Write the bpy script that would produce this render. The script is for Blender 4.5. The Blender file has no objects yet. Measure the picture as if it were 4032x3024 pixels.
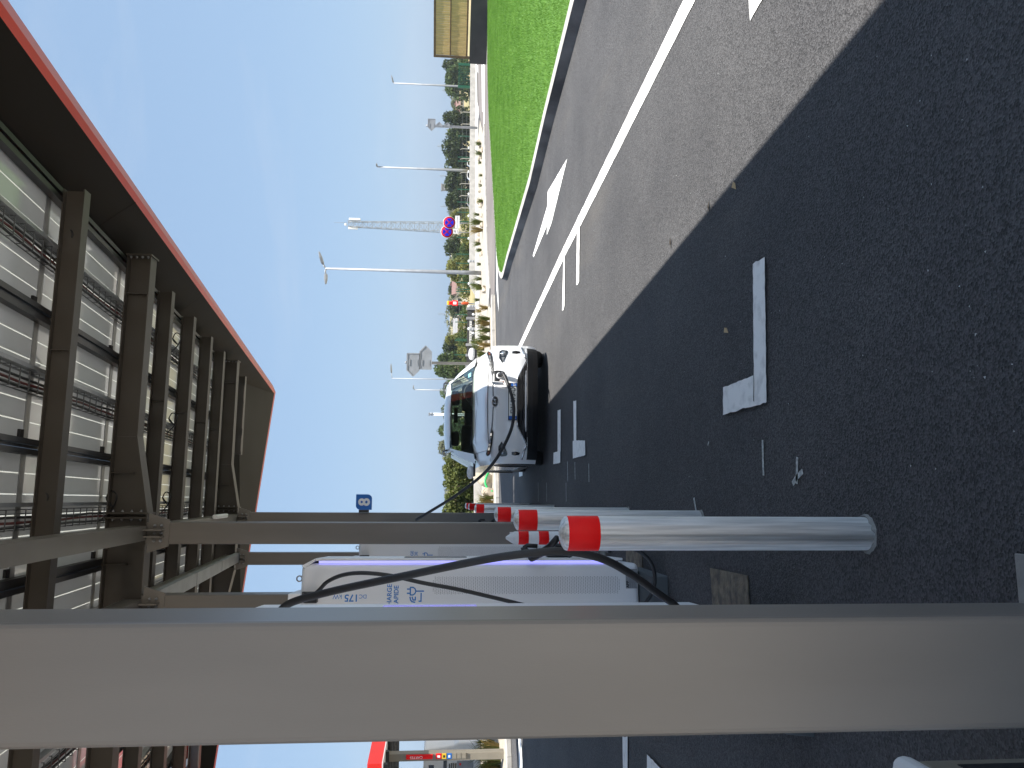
import bpy, bmesh, math, random
import numpy as np
from mathutils import Vector, Matrix, Euler
random.seed(7); rng = np.random.default_rng(7)
scene = bpy.context.scene
COL = scene.collection
R = math.radians

# ------------------------------------------------------------------ camera model
# world: X right, Y forward, Z up; the phone was held sideways, so the frame is turned by 90 degrees
FPX, HCAM = 3030.0, 1.5
PITCH, ROLL = R(4.75), R(1.0)
fw = Vector((0, math.cos(PITCH), -math.sin(PITCH)))
u0 = Vector((0, math.sin(PITCH), math.cos(PITCH))); r0 = Vector((1, 0, 0))
rt = r0*math.cos(ROLL) + u0*math.sin(ROLL)
up = -r0*math.sin(ROLL) + u0*math.cos(ROLL)
CAM = Vector((0, 0, HCAM))
def ray(x, y): return fw + rt*((1512-y)/FPX) - up*((x-2016)/FPX)
def G(x, y, z=0.0):                      # survey helper: point of the photo lying on height z
    d = ray(x, y); return CAM + d*((z-HCAM)/d.z)
def AY(x, y, Y):                         # survey helper: point of the photo at distance Y
    d = ray(x, y); return CAM + d*(Y/d.y)
AZ = R(8.65)                             # direction of the charging row
ES = Vector((-math.sin(AZ), math.cos(AZ), 0)); ET = Vector((math.cos(AZ), math.sin(AZ), 0))
B0 = Vector((-.512, 2.631, 0))           # foot of the first bollard: origin of the row (x across, y along)
def W(t, s, z=0.0): return B0 + ET*t + ES*s + Vector((0, 0, z))
def loc(P):
    d = Vector(P)-B0; return Vector((d.dot(ET), d.dot(ES), P[2]))

# ------------------------------------------------------------------ materials
MATS = {}
def pbr(name, col, rough=.6, metal=0., var=.0, vscale=8., bump=0., bscale=60., spec=.5, stretch=None, col2=None, coat=0., rvar=0.):
    m = bpy.data.materials.new(name); m.use_nodes = True
    nt = m.node_tree; N = nt.nodes; L = nt.links
    b = N['Principled BSDF']
    b.inputs['Roughness'].default_value = rough; b.inputs['Metallic'].default_value = metal
    b.inputs['Specular IOR Level'].default_value = spec
    b.inputs['Coat Weight'].default_value = coat; b.inputs['Coat Roughness'].default_value = .05
    b.inputs['Base Color'].default_value = (*col, 1)
    tc = N.new('ShaderNodeTexCoord'); mp = N.new('ShaderNodeMapping')
    L.new(tc.outputs['Object'], mp.inputs['Vector'])
    if stretch: mp.inputs['Scale'].default_value = stretch
    if var > 0 or col2:
        n = N.new('ShaderNodeTexNoise'); n.inputs['Scale'].default_value = vscale; n.inputs['Detail'].default_value = 5
        L.new(mp.outputs[0], n.inputs['Vector'])
        cr = N.new('ShaderNodeValToRGB')
        c1 = col2 if col2 else tuple(c*(1-var) for c in col)
        c2 = col if col2 else tuple(min(1, c*(1+var)) for c in col)
        cr.color_ramp.elements[0].position = .35; cr.color_ramp.elements[1].position = .65
        cr.color_ramp.elements[0].color = (*c1, 1); cr.color_ramp.elements[1].color = (*c2, 1)
        L.new(n.outputs['Fac'], cr.inputs[0]); L.new(cr.outputs[0], b.inputs['Base Color'])
        if rvar:
            mr = N.new('ShaderNodeMapRange'); mr.inputs['To Min'].default_value = max(0, rough-rvar); mr.inputs['To Max'].default_value = rough+rvar
            L.new(n.outputs['Fac'], mr.inputs['Value']); L.new(mr.outputs[0], b.inputs['Roughness'])
    if bump > 0:
        n2 = N.new('ShaderNodeTexNoise'); n2.inputs['Scale'].default_value = bscale; n2.inputs['Detail'].default_value = 4
        L.new(mp.outputs[0], n2.inputs['Vector'])
        bp = N.new('ShaderNodeBump'); bp.inputs['Strength'].default_value = bump; bp.inputs['Distance'].default_value = .02
        L.new(n2.outputs['Fac'], bp.inputs['Height']); L.new(bp.outputs[0], b.inputs['Normal'])
    MATS[name] = m
    return m
def emis(name, col, st):
    m = bpy.data.materials.new(name); m.use_nodes = True
    b = m.node_tree.nodes['Principled BSDF']; b.inputs['Base Color'].default_value = (*col, 1)
    b.inputs['Emission Color'].default_value = (*col, 1); b.inputs['Emission Strength'].default_value = st
    return m
def leafmat(name, c1, c2, scale=.9, trans=.35):
    m = bpy.data.materials.new(name); m.use_nodes = True
    nt = m.node_tree; N = nt.nodes; L = nt.links
    for n in list(N): N.remove(n)
    out = N.new('ShaderNodeOutputMaterial')
    tc = N.new('ShaderNodeTexCoord'); n = N.new('ShaderNodeTexNoise'); n.inputs['Scale'].default_value = scale; n.inputs['Detail'].default_value = 6
    n.inputs['Roughness'].default_value = .7
    L.new(tc.outputs['Object'], n.inputs['Vector'])
    cr = N.new('ShaderNodeValToRGB'); cr.color_ramp.elements[0].position = .36; cr.color_ramp.elements[1].position = .64
    cr.color_ramp.elements[0].color = (*c1, 1); cr.color_ramp.elements[1].color = (*c2, 1)
    L.new(n.outputs['Fac'], cr.inputs[0])
    d = N.new('ShaderNodeBsdfPrincipled'); d.inputs['Roughness'].default_value = .6; d.inputs['Specular IOR Level'].default_value = .3
    t = N.new('ShaderNodeBsdfTranslucent'); mx = N.new('ShaderNodeMixShader'); mx.inputs[0].default_value = trans
    L.new(cr.outputs[0], d.inputs['Base Color']); L.new(cr.outputs[0], t.inputs['Color'])
    L.new(d.outputs[0], mx.inputs[1]); L.new(t.outputs[0], mx.inputs[2]); L.new(mx.outputs[0], out.inputs['Surface'])
    return m
def asphalt(name, base, light, speck):
    m = bpy.data.materials.new(name); m.use_nodes = True
    nt = m.node_tree; N = nt.nodes; L = nt.links; b = N['Principled BSDF']
    tc = N.new('ShaderNodeTexCoord')
    v = N.new('ShaderNodeTexVoronoi'); v.inputs['Scale'].default_value = 135; v.inputs['Randomness'].default_value = 1.0; L.new(tc.outputs['Object'], v.inputs['Vector'])
    n = N.new('ShaderNodeTexNoise'); n.inputs['Scale'].default_value = .55; n.inputs['Detail'].default_value = 8; n.inputs['Roughness'].default_value = .62
    L.new(tc.outputs['Object'], n.inputs['Vector'])
    cr = N.new('ShaderNodeValToRGB'); cr.color_ramp.elements[0].position = .3; cr.color_ramp.elements[1].position = .72
    cr.color_ramp.elements[0].color = (*base, 1); cr.color_ramp.elements[1].color = (*light, 1); L.new(n.outputs['Fac'], cr.inputs[0])
    # aggregate: each stone its own grey
    sep = N.new('ShaderNodeSeparateColor'); L.new(v.outputs['Color'], sep.inputs[0])
    mr = N.new('ShaderNodeMapRange'); mr.inputs['To Min'].default_value = .48; mr.inputs['To Max'].default_value = 1.56
    L.new(sep.outputs[0], mr.inputs['Value'])
    mul = N.new('ShaderNodeMix'); mul.data_type = 'RGBA'; mul.blend_type = 'MULTIPLY'; mul.inputs['Factor'].default_value = 1
    L.new(cr.outputs[0], mul.inputs['A']); L.new(mr.outputs[0], mul.inputs['B'])
    # tyre-worn tan dust streaks running along the lane
    mp = N.new('ShaderNodeMapping'); mp.inputs['Rotation'].default_value = (0, 0, -AZ); mp.inputs['Scale'].default_value = (1.1, .22, 1)
    L.new(tc.outputs['Object'], mp.inputs['Vector'])
    n3 = N.new('ShaderNodeTexNoise'); n3.inputs['Scale'].default_value = 1.0; n3.inputs['Detail'].default_value = 5; L.new(mp.outputs[0], n3.inputs['Vector'])
    cr3 = N.new('ShaderNodeValToRGB'); cr3.color_ramp.elements[0].position = .56; cr3.color_ramp.elements[1].position = .74
    cr3.color_ramp.elements[0].color = (0, 0, 0, 1); cr3.color_ramp.elements[1].color = (.40, .40, .40, 1); L.new(n3.outputs['Fac'], cr3.inputs[0])
    mix = N.new('ShaderNodeMix'); mix.data_type = 'RGBA'; L.new(cr3.outputs[0], mix.inputs['Factor'])
    L.new(mul.outputs['Result'], mix.inputs['A']); mix.inputs['B'].default_value = (*speck, 1)
    L.new(mix.outputs['Result'], b.inputs['Base Color'])
    b.inputs['Roughness'].default_value = .82; b.inputs['Specular IOR Level'].default_value = .35
    bp = N.new('ShaderNodeBump'); bp.inputs['Strength'].default_value = .8; bp.inputs['Distance'].default_value = .006
    L.new(v.outputs['Distance'], bp.inputs['Height']); L.new(bp.outputs[0], b.inputs['Normal'])
    return m
def paint(name, col):                    # worn road paint
    m = bpy.data.materials.new(name); m.use_nodes = True
    nt = m.node_tree; N = nt.nodes; L = nt.links; b = N['Principled BSDF']; b.inputs['Roughness'].default_value = .6
    tc = N.new('ShaderNodeTexCoord'); n = N.new('ShaderNodeTexNoise'); n.inputs['Scale'].default_value = 14; n.inputs['Detail'].default_value = 8
    L.new(tc.outputs['Object'], n.inputs['Vector'])
    cr = N.new('ShaderNodeValToRGB'); cr.color_ramp.elements[0].position = .25; cr.color_ramp.elements[1].position = .5
    cr.color_ramp.elements[0].color = (*[c*.72 for c in col], 1); cr.color_ramp.elements[1].color = (*col, 1)
    L.new(n.outputs['Fac'], cr.inputs[0]); L.new(cr.outputs[0], b.inputs['Base Color'])
    v = N.new('ShaderNodeTexVoronoi'); v.inputs['Scale'].default_value = 130; L.new(tc.outputs['Object'], v.inputs['Vector'])
    bp = N.new('ShaderNodeBump'); bp.inputs['Strength'].default_value = .35; bp.inputs['Distance'].default_value = .004
    L.new(v.outputs['Distance'], bp.inputs['Height']); L.new(bp.outputs[0], b.inputs['Normal'])
    return m
def glassmat(name, tint, mixf=.75, rough=.02):
    m = bpy.data.materials.new(name); m.use_nodes = True
    nt = m.node_tree; N = nt.nodes; L = nt.links
    for n in list(N): N.remove(n)
    out = N.new('ShaderNodeOutputMaterial'); t = N.new('ShaderNodeBsdfTransparent'); t.inputs[0].default_value = (*tint, 1)
    g = N.new('ShaderNodeBsdfGlossy'); g.inputs['Roughness'].default_value = rough
    fr = N.new('ShaderNodeFresnel'); fr.inputs['IOR'].default_value = 1.45
    mx = N.new('ShaderNodeMixShader'); L.new(fr.outputs[0], mx.inputs[0]); L.new(t.outputs[0], mx.inputs[1]); L.new(g.outputs[0], mx.inputs[2])
    L.new(mx.outputs[0], out.inputs['Surface'])
    return m

M_asph = asphalt('forecourt_asphalt', (.048, .0475, .050), (.084, .0825, .084), (.125, .113, .098))
M_road = pbr('road_asphalt', (.165, .145, .135), .9, var=.12, vscale=.5, bump=.3, bscale=90)
M_paint = paint('road_paint', (.88, .88, .86))
M_chalk = pbr('chalk', (.45, .47, .46), .9, var=.4, vscale=60)
M_bounce = pbr('warm_bounce', (.60, .53, .44), .85, var=.1, vscale=2)
M_conc = pbr('pale_concrete', (.38, .365, .34), .85, var=.14, vscale=3, bump=.25, bscale=40)
M_concd = pbr('grey_concrete', (.27, .265, .25), .9, var=.22, vscale=5, bump=.4, bscale=40)
M_kerbs = pbr('dark_kerb_face', (.24, .24, .24), .9, col2=(.075, .075, .078), vscale=1.1, bump=.4, bscale=30)  # outer kerb face, blotched and darker than the top
M_gravel = pbr('pale_gravel', (.37, .33, .275), .95, var=.22, vscale=9, bump=1., bscale=25)
M_field = pbr('dry_field', (.40, .31, .16), .95, col2=(.20, .19, .08), vscale=.09, bump=.6, bscale=3)
M_turf = pbr('turf_soil', (.10, .22, .03), .9, col2=(.075, .17, .024), vscale=3, bump=.8, bscale=40)
M_blade = leafmat('grass_blade', (.12, .25, .035), (.20, .36, .065), 1.4, .4)
M_beam = pbr('shaded_beam_taupe', (.066, .057, .047), .45, var=.06, vscale=3, bump=.03, bscale=160, rvar=.06)  # column taupe darkened: shade under the roof put into the colour
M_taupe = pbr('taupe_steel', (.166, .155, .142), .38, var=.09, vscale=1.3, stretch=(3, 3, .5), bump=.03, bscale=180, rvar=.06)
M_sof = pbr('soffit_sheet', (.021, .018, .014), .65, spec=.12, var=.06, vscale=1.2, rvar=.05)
M_red = pbr('red_fascia', (.72, .022, .012), .35, spec=.4, var=.05, vscale=2)
M_orng = pbr('sky_sheen_red_trim', (.66, .085, .018), .4, spec=.3, var=.04, vscale=1)  # red fascia paint, reflected sky and lit ground put into its colour
M_alu = pbr('rail_aluminium', (.32, .33, .34), .4, metal=.6, var=.1, vscale=6)
M_blk = pbr('black_plastic', (.018, .018, .02), .42, var=.15, vscale=20)
M_rub = pbr('black_rubber', (.022, .023, .026), .5, var=.1, vscale=12)
M_cell = None
M_white = pbr('white_powder_coat', (.84, .85, .87), .38, var=.02, vscale=2, rvar=.05)
M_white2 = pbr('white_plastic', (.78, .79, .80), .4, var=.03, vscale=4)
M_grey = pbr('grey_paint', (.24, .25, .26), .45, var=.06, vscale=4)
M_dgrey = pbr('dark_plinth', (.075, .085, .09), .55, var=.12, vscale=6)
M_blue = pbr('sign_blue', (.01, .14, .50), .35)
M_textb = pbr('lettering_blue', (.025, .22, .62), .4)
M_bred = pbr('reflective_red', (.90, .008, .010), .45, spec=.2, var=.06, vscale=10)
M_galv = pbr('galvanised', (.30, .315, .335), .5, metal=.3, var=.1, vscale=4)
M_led = emis('led_blue', (.40, .40, 1.0), .5)
M_rust = pbr('rusty_cover', (.24, .20, .14), .75, col2=(.10, .085, .07), vscale=16, bump=.8, bscale=60, metal=.3)
M_wood = pbr('wood_panel', (.74, .50, .20), .8, col2=(.52, .35, .14), vscale=5, stretch=(9, 9, .5), bump=.3, bscale=20)
M_woodd = pbr('wood_frame', (.13, .085, .045), .8, var=.2, vscale=8)
M_dwall = pbr('anthracite_render', (.040, .039, .038), .75, var=.12, vscale=2, bump=.2, bscale=40)
M_green = pbr('green_steel', (.01, .085, .055), .4)
M_bark = pbr('bark', (.09, .07, .05), .9, var=.3, vscale=6)
M_rock = pbr('pale_rock', (.50, .44, .35), .9, col2=(.33, .28, .21), vscale=3, bump=.7, bscale=9)
M_tile = pbr('roof_tile', (.20, .115, .10), .85, var=.12, vscale=3)
M_slate = pbr('grey_roof', (.24, .235, .24), .85, var=.15, vscale=1.5)
M_wallw = pbr('house_render', (.62, .60, .55), .85, var=.06, vscale=1)
M_pyl = pbr('hazed_pylon_steel', (.30, .34, .38), .6, metal=.2)  # pale blue-grey, with distance haze put into the colour
M_body = pbr('car_white_paint', (.77, .775, .78), .22, spec=.5, coat=.6, var=.01, vscale=2)
M_dark = pbr('car_black_trim', (.02, .021, .023), .45, var=.1, vscale=10)
M_gloss = pbr('gloss_black', (.008, .008, .01), .08, coat=.5)
M_chrome = pbr('satin_chrome', (.62, .63, .65), .22, metal=1.)
M_seat = pbr('dark_seat', (.055, .055, .058), .8, var=.2, vscale=8)
M_lens = pbr('lamp_lens', (.40, .43, .46), .08, metal=.7, coat=1.)
M_amber = pbr('amber_lens', (.22, .075, .05), .15, coat=1.)
M_tyre = pbr('tyre', (.02, .02, .02), .8, bump=.4, bscale=60)
M_glass = glassmat('windscreen_glass', (.72, .80, .76))
M_glasst = glassmat('tint_glass', (.66, .76, .71))
M_plate = pbr('plate_white', (.78, .78, .74), .35)
M_pblue = pbr('plate_blue', (.01, .10, .42), .35)
M_ink = pbr('black_ink', (.012, .012, .014), .5)
M_inkg = pbr('grey_ink', (.20, .20, .22), .6)
M_hose = pbr('green_hose', (.03, .45, .13), .4)
M_sred = pbr('sign_red', (.36, .008, .016), .6, spec=.15)
M_sblue = pbr('sign_royal_blue', (.004, .016, .46), .6, spec=.15)
M_yel = pbr('yellow_paint', (.72, .48, .03), .45)
M_beige = pbr('beige_panel', (.24, .215, .17), .5, var=.05, vscale=4)
def steel():                              # brushed round the post: highlights smear up and down it
    m = pbr('brushed_steel', (.86, .85, .83), .52, metal=.9, var=.16, vscale=30, stretch=(3, 3, .12))
    b = m.node_tree.nodes['Principled BSDF']; b.inputs['Anisotropic'].default_value = .95; b.inputs['Anisotropic Rotation'].default_value = .25
    t = m.node_tree.nodes.new('ShaderNodeTangent'); t.direction_type = 'RADIAL'; t.axis = 'Z'
    m.node_tree.links.new(t.outputs[0], b.inputs['Tangent'])
    return m
def module_back():                        # glass-glass module: pale back, a little daylight through it
    m = pbr('module_back', (.64, .655, .67), .14, spec=.6, var=.05, vscale=1.5, coat=.3)
    nt = m.node_tree; N = nt.nodes; L = nt.links; out = N['Material Output']
    t = N.new('ShaderNodeBsdfTranslucent'); t.inputs[0].default_value = (.60, .60, .58, 1)
    mx = N.new('ShaderNodeMixShader'); mx.inputs[0].default_value = .20
    L.new(N['Principled BSDF'].outputs[0], mx.inputs[1]); L.new(t.outputs[0], mx.inputs[2]); L.new(mx.outputs[0], out.inputs['Surface'])
    return m
M_cell = module_back()
M_steel = steel()
def translucent_strip():
    m = bpy.data.materials.new('clear_gap'); m.use_nodes = True
    nt = m.node_tree; N = nt.nodes; L = nt.links
    for n in list(N): N.remove(n)
    out = N.new('ShaderNodeOutputMaterial'); t = N.new('ShaderNodeBsdfTranslucent'); t.inputs[0].default_value = (.95, .95, .90, 1)
    d = N.new('ShaderNodeBsdfDiffuse'); d.inputs[0].default_value = (.6, .6, .58, 1)
    mx = N.new('ShaderNodeMixShader'); mx.inputs[0].default_value = .58
    L.new(t.outputs[0], mx.inputs[2]); L.new(d.outputs[0], mx.inputs[1]); L.new(mx.outputs[0], out.inputs['Surface'])
    return m
M_gap = translucent_strip()
M_lf_dark = leafmat('leaf_dark', (.016, .032, .008), (.066, .09, .022), .5)
M_lf_mid = leafmat('leaf_mid', (.035, .065, .02), (.11, .155, .045), .5)
M_lf_yel = leafmat('leaf_yellow', (.09, .11, .025), (.26, .26, .07), .6)
M_lf_hedge = leafmat('leaf_hedge', (.035, .06, .015), (.20, .22, .06), 1.6)
M_lf_pale = leafmat('leaf_pale', (.10, .12, .06), (.20, .20, .11), .6)  # far foliage, paled by haze put into the leaf colour
M_tuft = leafmat('tuft_green', (.07, .10, .02), (.20, .21, .06), 3.)
M_tuftg = leafmat('tuft_golden', (.20, .15, .05), (.42, .31, .11), 3.)

# ------------------------------------------------------------------ mesh helpers
class MB:
    def __init__(self): self.v = []; self.f = []; self.mi = []; self.sm = []; self.m = 0; self.s = False
    def add(self, vs, fs):
        o = len(self.v); self.v += [tuple(p) for p in vs]
        for f in fs: self.f.append(tuple(i+o for i in f)); self.mi.append(self.m); self.sm.append(self.s)
        return self
    def box(self, a, b, M=None):
        x0, y0, z0 = a; x1, y1, z1 = b
        vs = [Vector(p) for p in ((x0,y0,z0),(x1,y0,z0),(x1,y1,z0),(x0,y1,z0),(x0,y0,z1),(x1,y0,z1),(x1,y1,z1),(x0,y1,z1))]
        if M is not None: vs = [M @ p for p in vs]
        return self.add(vs, [(0,3,2,1),(4,5,6,7),(0,1,5,4),(1,2,6,5),(2,3,7,6),(3,0,4,7)])
    def poly(self, pts): return self.add(pts, [tuple(range(len(pts)))])
    def prism(self, pts, d):             # planar outline pushed along vector d
        d = Vector(d); n = len(pts); a = [Vector(p) for p in pts]; b = [p+d for p in a]
        return self.add(a+b, [tuple(range(n))[::-1], tuple(range(n, 2*n))] + [(i, (i+1) % n, (i+1) % n+n, i+n) for i in range(n)])
    def ring(self, rings, close=True, cap=True):
        n = len(rings[0]); vs = [p for r in rings for p in r]; fs = []
        for k in range(len(rings)-1):
            for i in range(n if close else n-1):
                j = (i+1) % n; fs.append((k*n+i, k*n+j, (k+1)*n+j, (k+1)*n+i))
        if cap: fs.append(tuple(range(n))[::-1]); fs.append(tuple((len(rings)-1)*n+i for i in range(n)))
        return self.add(vs, fs)
    def lathe(self, c, prof, n=20, ax=None):   # prof (r, h)
        c = Vector(c); s, self.s = self.s, True
        q = Matrix.Identity(3) if ax is None else Vector((0, 0, 1)).rotation_difference(Vector(ax)).to_matrix()
        self.ring([[c + q @ Vector((r*math.cos(2*math.pi*i/n), r*math.sin(2*math.pi*i/n), h)) for i in range(n)] for r, h in prof])
        self.s = s; return self
    def tube(self, pts, r, n=8, r2=None, smooth=True):
        pts = [Vector(p) for p in pts]; rings = []; s, self.s = self.s, smooth
        ref = None
        for k, p in enumerate(pts):
            d = (pts[min(k+1, len(pts)-1)] - pts[max(k-1, 0)]).normalized()
            if ref is None:
                ref = Vector((0, 0, 1)) if abs(d.z) < .9 else Vector((1, 0, 0))
            a = d.cross(ref).normalized(); b = a.cross(d).normalized(); ref = b
            rr = r if r2 is None else r + (r2-r)*k/(len(pts)-1)
            rings.append([p + (a*math.cos(2*math.pi*i/n) + b*math.sin(2*math.pi*i/n))*rr for i in range(n)])
        self.ring(rings); self.s = s; return self
    def bar(self, a, b, w, h=None, upv=(0, 0, 1)):
        a = Vector(a); b = Vector(b); h = h or w; d = (b-a).normalized(); u = Vector(upv)
        if abs(d.dot(u)) > .95: u = Vector((1, 0, 0))
        x = d.cross(u).normalized(); y = x.cross(d)
        q = [(-1, -1), (1, -1), (1, 1), (-1, 1)]
        return self.ring([[p + x*(i*w/2) + y*(j*h/2) for i, j in q] for p in (a, b)])
    def build(self, name, mats, parent=None, bevel=0., seg=2, local=None, smooth=False):
        me = bpy.data.meshes.new(name)
        vs = self.v
        if local is not None: vs = [tuple(Vector(p)-Vector(local)) for p in vs]
        me.from_pydata(vs, [], self.f)
        for m in (mats if isinstance(mats, (list, tuple)) else [mats]): me.materials.append(m)
        me.polygons.foreach_set('material_index', self.mi)
        me.polygons.foreach_set('use_smooth', [True]*len(self.f) if smooth else self.sm)
        bm = bmesh.new(); bm.from_mesh(me); bmesh.ops.recalc_face_normals(bm, faces=bm.faces); bm.to_mesh(me); bm.free()
        o = bpy.data.objects.new(name, me); COL.objects.link(o)
        if parent is not None: o.parent = parent
        if local is not None: o.location = local
        if bevel:
            md = o.modifiers.new('bevel', 'BEVEL'); md.width = bevel; md.segments = seg; md.limit_method = 'ANGLE'; md.angle_limit = R(40)
            md.harden_normals = False
        return o
def tag(o, label=None, cat=None, group=None, kind=None):
    if label: o['label'] = label
    if cat: o['category'] = cat
    if group: o['group'] = group
    if kind: o['kind'] = kind
    return o
def thing(name, label, cat, at=(0, 0, 0), rz=0., group=None):
    o = bpy.data.objects.new(name, None); o.empty_display_size = .2; COL.objects.link(o)
    o.location = at; o.rotation_euler = (0, 0, rz)
    return tag(o, label, cat, group)
def row_thing(name, label, cat, t=0, s=0, group=None): return thing(name, label, cat, W(t, s), AZ, group)
def copy_tree(o, parent=None):
    c = o.copy(); COL.objects.link(c)
    c.parent = parent
    for ch in list(o.children): copy_tree(ch, c)
    return c
def text(name, s, size, mat, parent, org, xd, yd, align='LEFT', depth=.0015, extra=0.):
    cu = bpy.data.curves.new(name, 'FONT'); cu.body = s; cu.size = size; cu.align_x = align; cu.extrude = depth; cu.offset = extra
    tmp = bpy.data.objects.new('t', cu); COL.objects.link(tmp)
    dg = bpy.context.evaluated_depsgraph_get()
    me = bpy.data.meshes.new_from_object(tmp.evaluated_get(dg)); me.name = name
    bpy.data.objects.remove(tmp); bpy.data.curves.remove(cu)
    xd = Vector(xd).normalized(); yd = Vector(yd).normalized(); zd = xd.cross(yd)
    Mx = Matrix((( xd.x, yd.x, zd.x, org[0]), (xd.y, yd.y, zd.y, org[1]), (xd.z, yd.z, zd.z, org[2]), (0, 0, 0, 1)))
    me.transform(Mx)
    me.materials.clear(); me.materials.append(mat)
    o = bpy.data.objects.new(name, me); COL.objects.link(o)
    if parent is not None: o.parent = parent
    return o
def spline(pts, k=8):
    pts = [Vector(p) for p in pts]; P = [pts[0]*2-pts[1]] + pts + [pts[-1]*2-pts[-2]]; out = []
    for i in range(1, len(P)-2):
        for j in range(k):
            t = j/k; a, b, c, d = P[i-1], P[i], P[i+1], P[i+2]
            out.append(.5*((2*b) + (c-a)*t + (2*a-5*b+4*c-d)*t*t + (3*b-a-3*c+d)*t**3))
    return out + [pts[-1]]
# ------------------------------------------------------------------ camera, sun, sky
cd = bpy.data.cameras.new('camera'); cam = bpy.data.objects.new('camera', cd); COL.objects.link(cam)
cd.sensor_fit = 'HORIZONTAL'; cd.sensor_width = 36.0; cd.lens = FPX/4032*36.0; cd.clip_start = .05; cd.clip_end = 6000
ix, iy, iz = -up, rt, -fw                 # image right, image up, backwards
cam.matrix_world = Matrix(((ix.x, iy.x, iz.x, CAM.x), (ix.y, iy.y, iz.y, CAM.y), (ix.z, iy.z, iz.z, CAM.z), (0, 0, 0, 1)))
scene.camera = cam
SUN = (ET*.30 - ES*.37 + Vector((0, 0, 1))).normalized()
sl = bpy.data.lights.new('sun', 'SUN'); sl.energy = 4.8; sl.angle = R(.5); sl.color = (1, .955, .88)
so = bpy.data.objects.new('sun', sl); COL.objects.link(so)
so.rotation_euler = (-SUN).to_track_quat('-Z', 'Y').to_euler()
wd = bpy.data.worlds.new('World'); scene.world = wd; wd.use_nodes = True
wn = wd.node_tree.nodes; wl = wd.node_tree.links
sk = wn.new('ShaderNodeTexSky'); sk.sky_type = 'NISHITA'; sk.sun_disc = False
sk.sun_elevation = math.asin(SUN.z); sk.sun_rotation = math.atan2(SUN.x, SUN.y)
sk.altitude = 50; sk.air_density = 1.0; sk.dust_density = 1.6; sk.ozone_density = 1.2
hz = wn.new('ShaderNodeMix'); hz.data_type = 'RGBA'; hz.inputs['Factor'].default_value = .8       # thin even summer haze over the blue
wl.new(sk.outputs[0], hz.inputs['A']); hz.inputs['B'].default_value = (1.80, 2.66, 3.86, 1)
tcw = wn.new('ShaderNodeTexCoord'); mpw = wn.new('ShaderNodeMapping'); mpw.inputs['Scale'].default_value = (1.2, 2.6, 7); mpw.inputs['Rotation'].default_value = (0, .25, .6)
wl.new(tcw.outputs['Generated'], mpw.inputs['Vector'])
nw = wn.new('ShaderNodeTexNoise'); nw.inputs['Scale'].default_value = 1.6; nw.inputs['Detail'].default_value = 7; nw.inputs['Roughness'].default_value = .6; nw.inputs['Distortion'].default_value = .6
wl.new(mpw.outputs[0], nw.inputs['Vector'])
rw = wn.new('ShaderNodeMapRange'); rw.inputs['From Min'].default_value = .52; rw.inputs['From Max'].default_value = .85; rw.inputs['To Max'].default_value = .30
wl.new(nw.outputs['Fac'], rw.inputs['Value'])
ci = wn.new('ShaderNodeMix'); ci.data_type = 'RGBA'; ci.inputs['B'].default_value = (3.3, 3.7, 4.3, 1)       # faint cirrus veil
wl.new(rw.outputs[0], ci.inputs['Factor']); wl.new(hz.outputs['Result'], ci.inputs['A'])
wl.new(ci.outputs['Result'], wn['Background'].inputs[0]); wn['Background'].inputs[1].default_value = .10
vs_ = scene.view_settings; vs_.view_transform = 'Standard'; vs_.look = 'None'; vs_.gamma = 1; vs_.exposure = 1.07; vs_.use_curve_mapping = False
scene.cycles.use_denoising = True
scene.cycles.max_bounces = 7; scene.cycles.transparent_max_bounces = 12; scene.cycles.volume_bounces = 0

# ------------------------------------------------------------------ ground
def flat(name, pts, m, z, kind='structure'):
    b = MB(); b.poly([(p[0], p[1], z) for p in pts]); return tag(b.build(name, m), kind=kind)
ys = [-60, 47, 58, 75, 110, 150, 200, 250, 320, 420, 600, 1200, 5000]
zs = [-.03, -.03, -.12, -.5, -1.7, -3.0, -4.2, -3.4, -2.2, -2, -2, -2, -2]
b = MB(); xs = [-5000, -900, -300, -120, -60, -20, 20, 60, 120, 300, 900, 5000]
b.add([(x, y, z) for y, z in zip(ys, zs) for x in xs], [(j*12+i, j*12+i+1, (j+1)*12+i+1, (j+1)*12+i) for j in range(12) for i in range(11)])
tag(b.build('dry_field', M_field), kind='structure')
flat('forecourt_asphalt', [(-45, -25), (60, -25), (60, 46), (-45, 46)], M_asph, 0)
flat('bounce_slab', [(-30, -40), (40, -40), (40, -.5), (-30, -.5)], M_bounce, .004)  # unseen pale slab behind the camera, added to bounce light forward
# road beyond the kerb, pale verge and pavement, from the survey points
road = [G(1948, 1165), G(1930, 1205), G(1918, 1022), G(1912, 760), G(1906, 540), G(1884, 430), G(1878, 200), G(1884, -300), G(1925, -300), G(1930, 250), G(1935, 500), G(1948, 760), G(1950, 1000)]
flat('road', road, M_road, .004)
# left part of the road behind the boulders
L1 = [G(1933, 1180), G(1905, 1500), G(1902, 1900), G(1895, 2400), G(1885, 3300)]
verge = [G(1930, 1200), G(1918, 1022), G(1912, 760), G(1906, 540), G(1890, 470), G(1884, 540), G(1884, 760), G(1886, 1022), G(1888, 1180), G(1890, 1400), G(1900, 1600), G(1960, 1600), G(1946, 1400)]
flat('gravel_verge', verge, M_gravel, .008)
pave = [G(1884, 470), G(1884, 760), G(1886, 1022), G(1889, 1180), G(1891, 1400), G(1902, 1600), G(1902, 1900), G(1870, 1900), G(1871, 1400), G(1871, 1100), G(1870, 760), G(1870, 200), G(1877, 200), G(1882, 430)]
flat('pavement', pave, M_conc, .012)
bed = [G(1950, 1158), G(1966, 1960), G(2016, 2980), G(2022, 3300), G(1880, 3300), G(1888, 2500), G(1898, 1960), G(1892, 1600), G(1905, 1300)]
flat('planting_bed', bed, M_gravel, .010)
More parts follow.
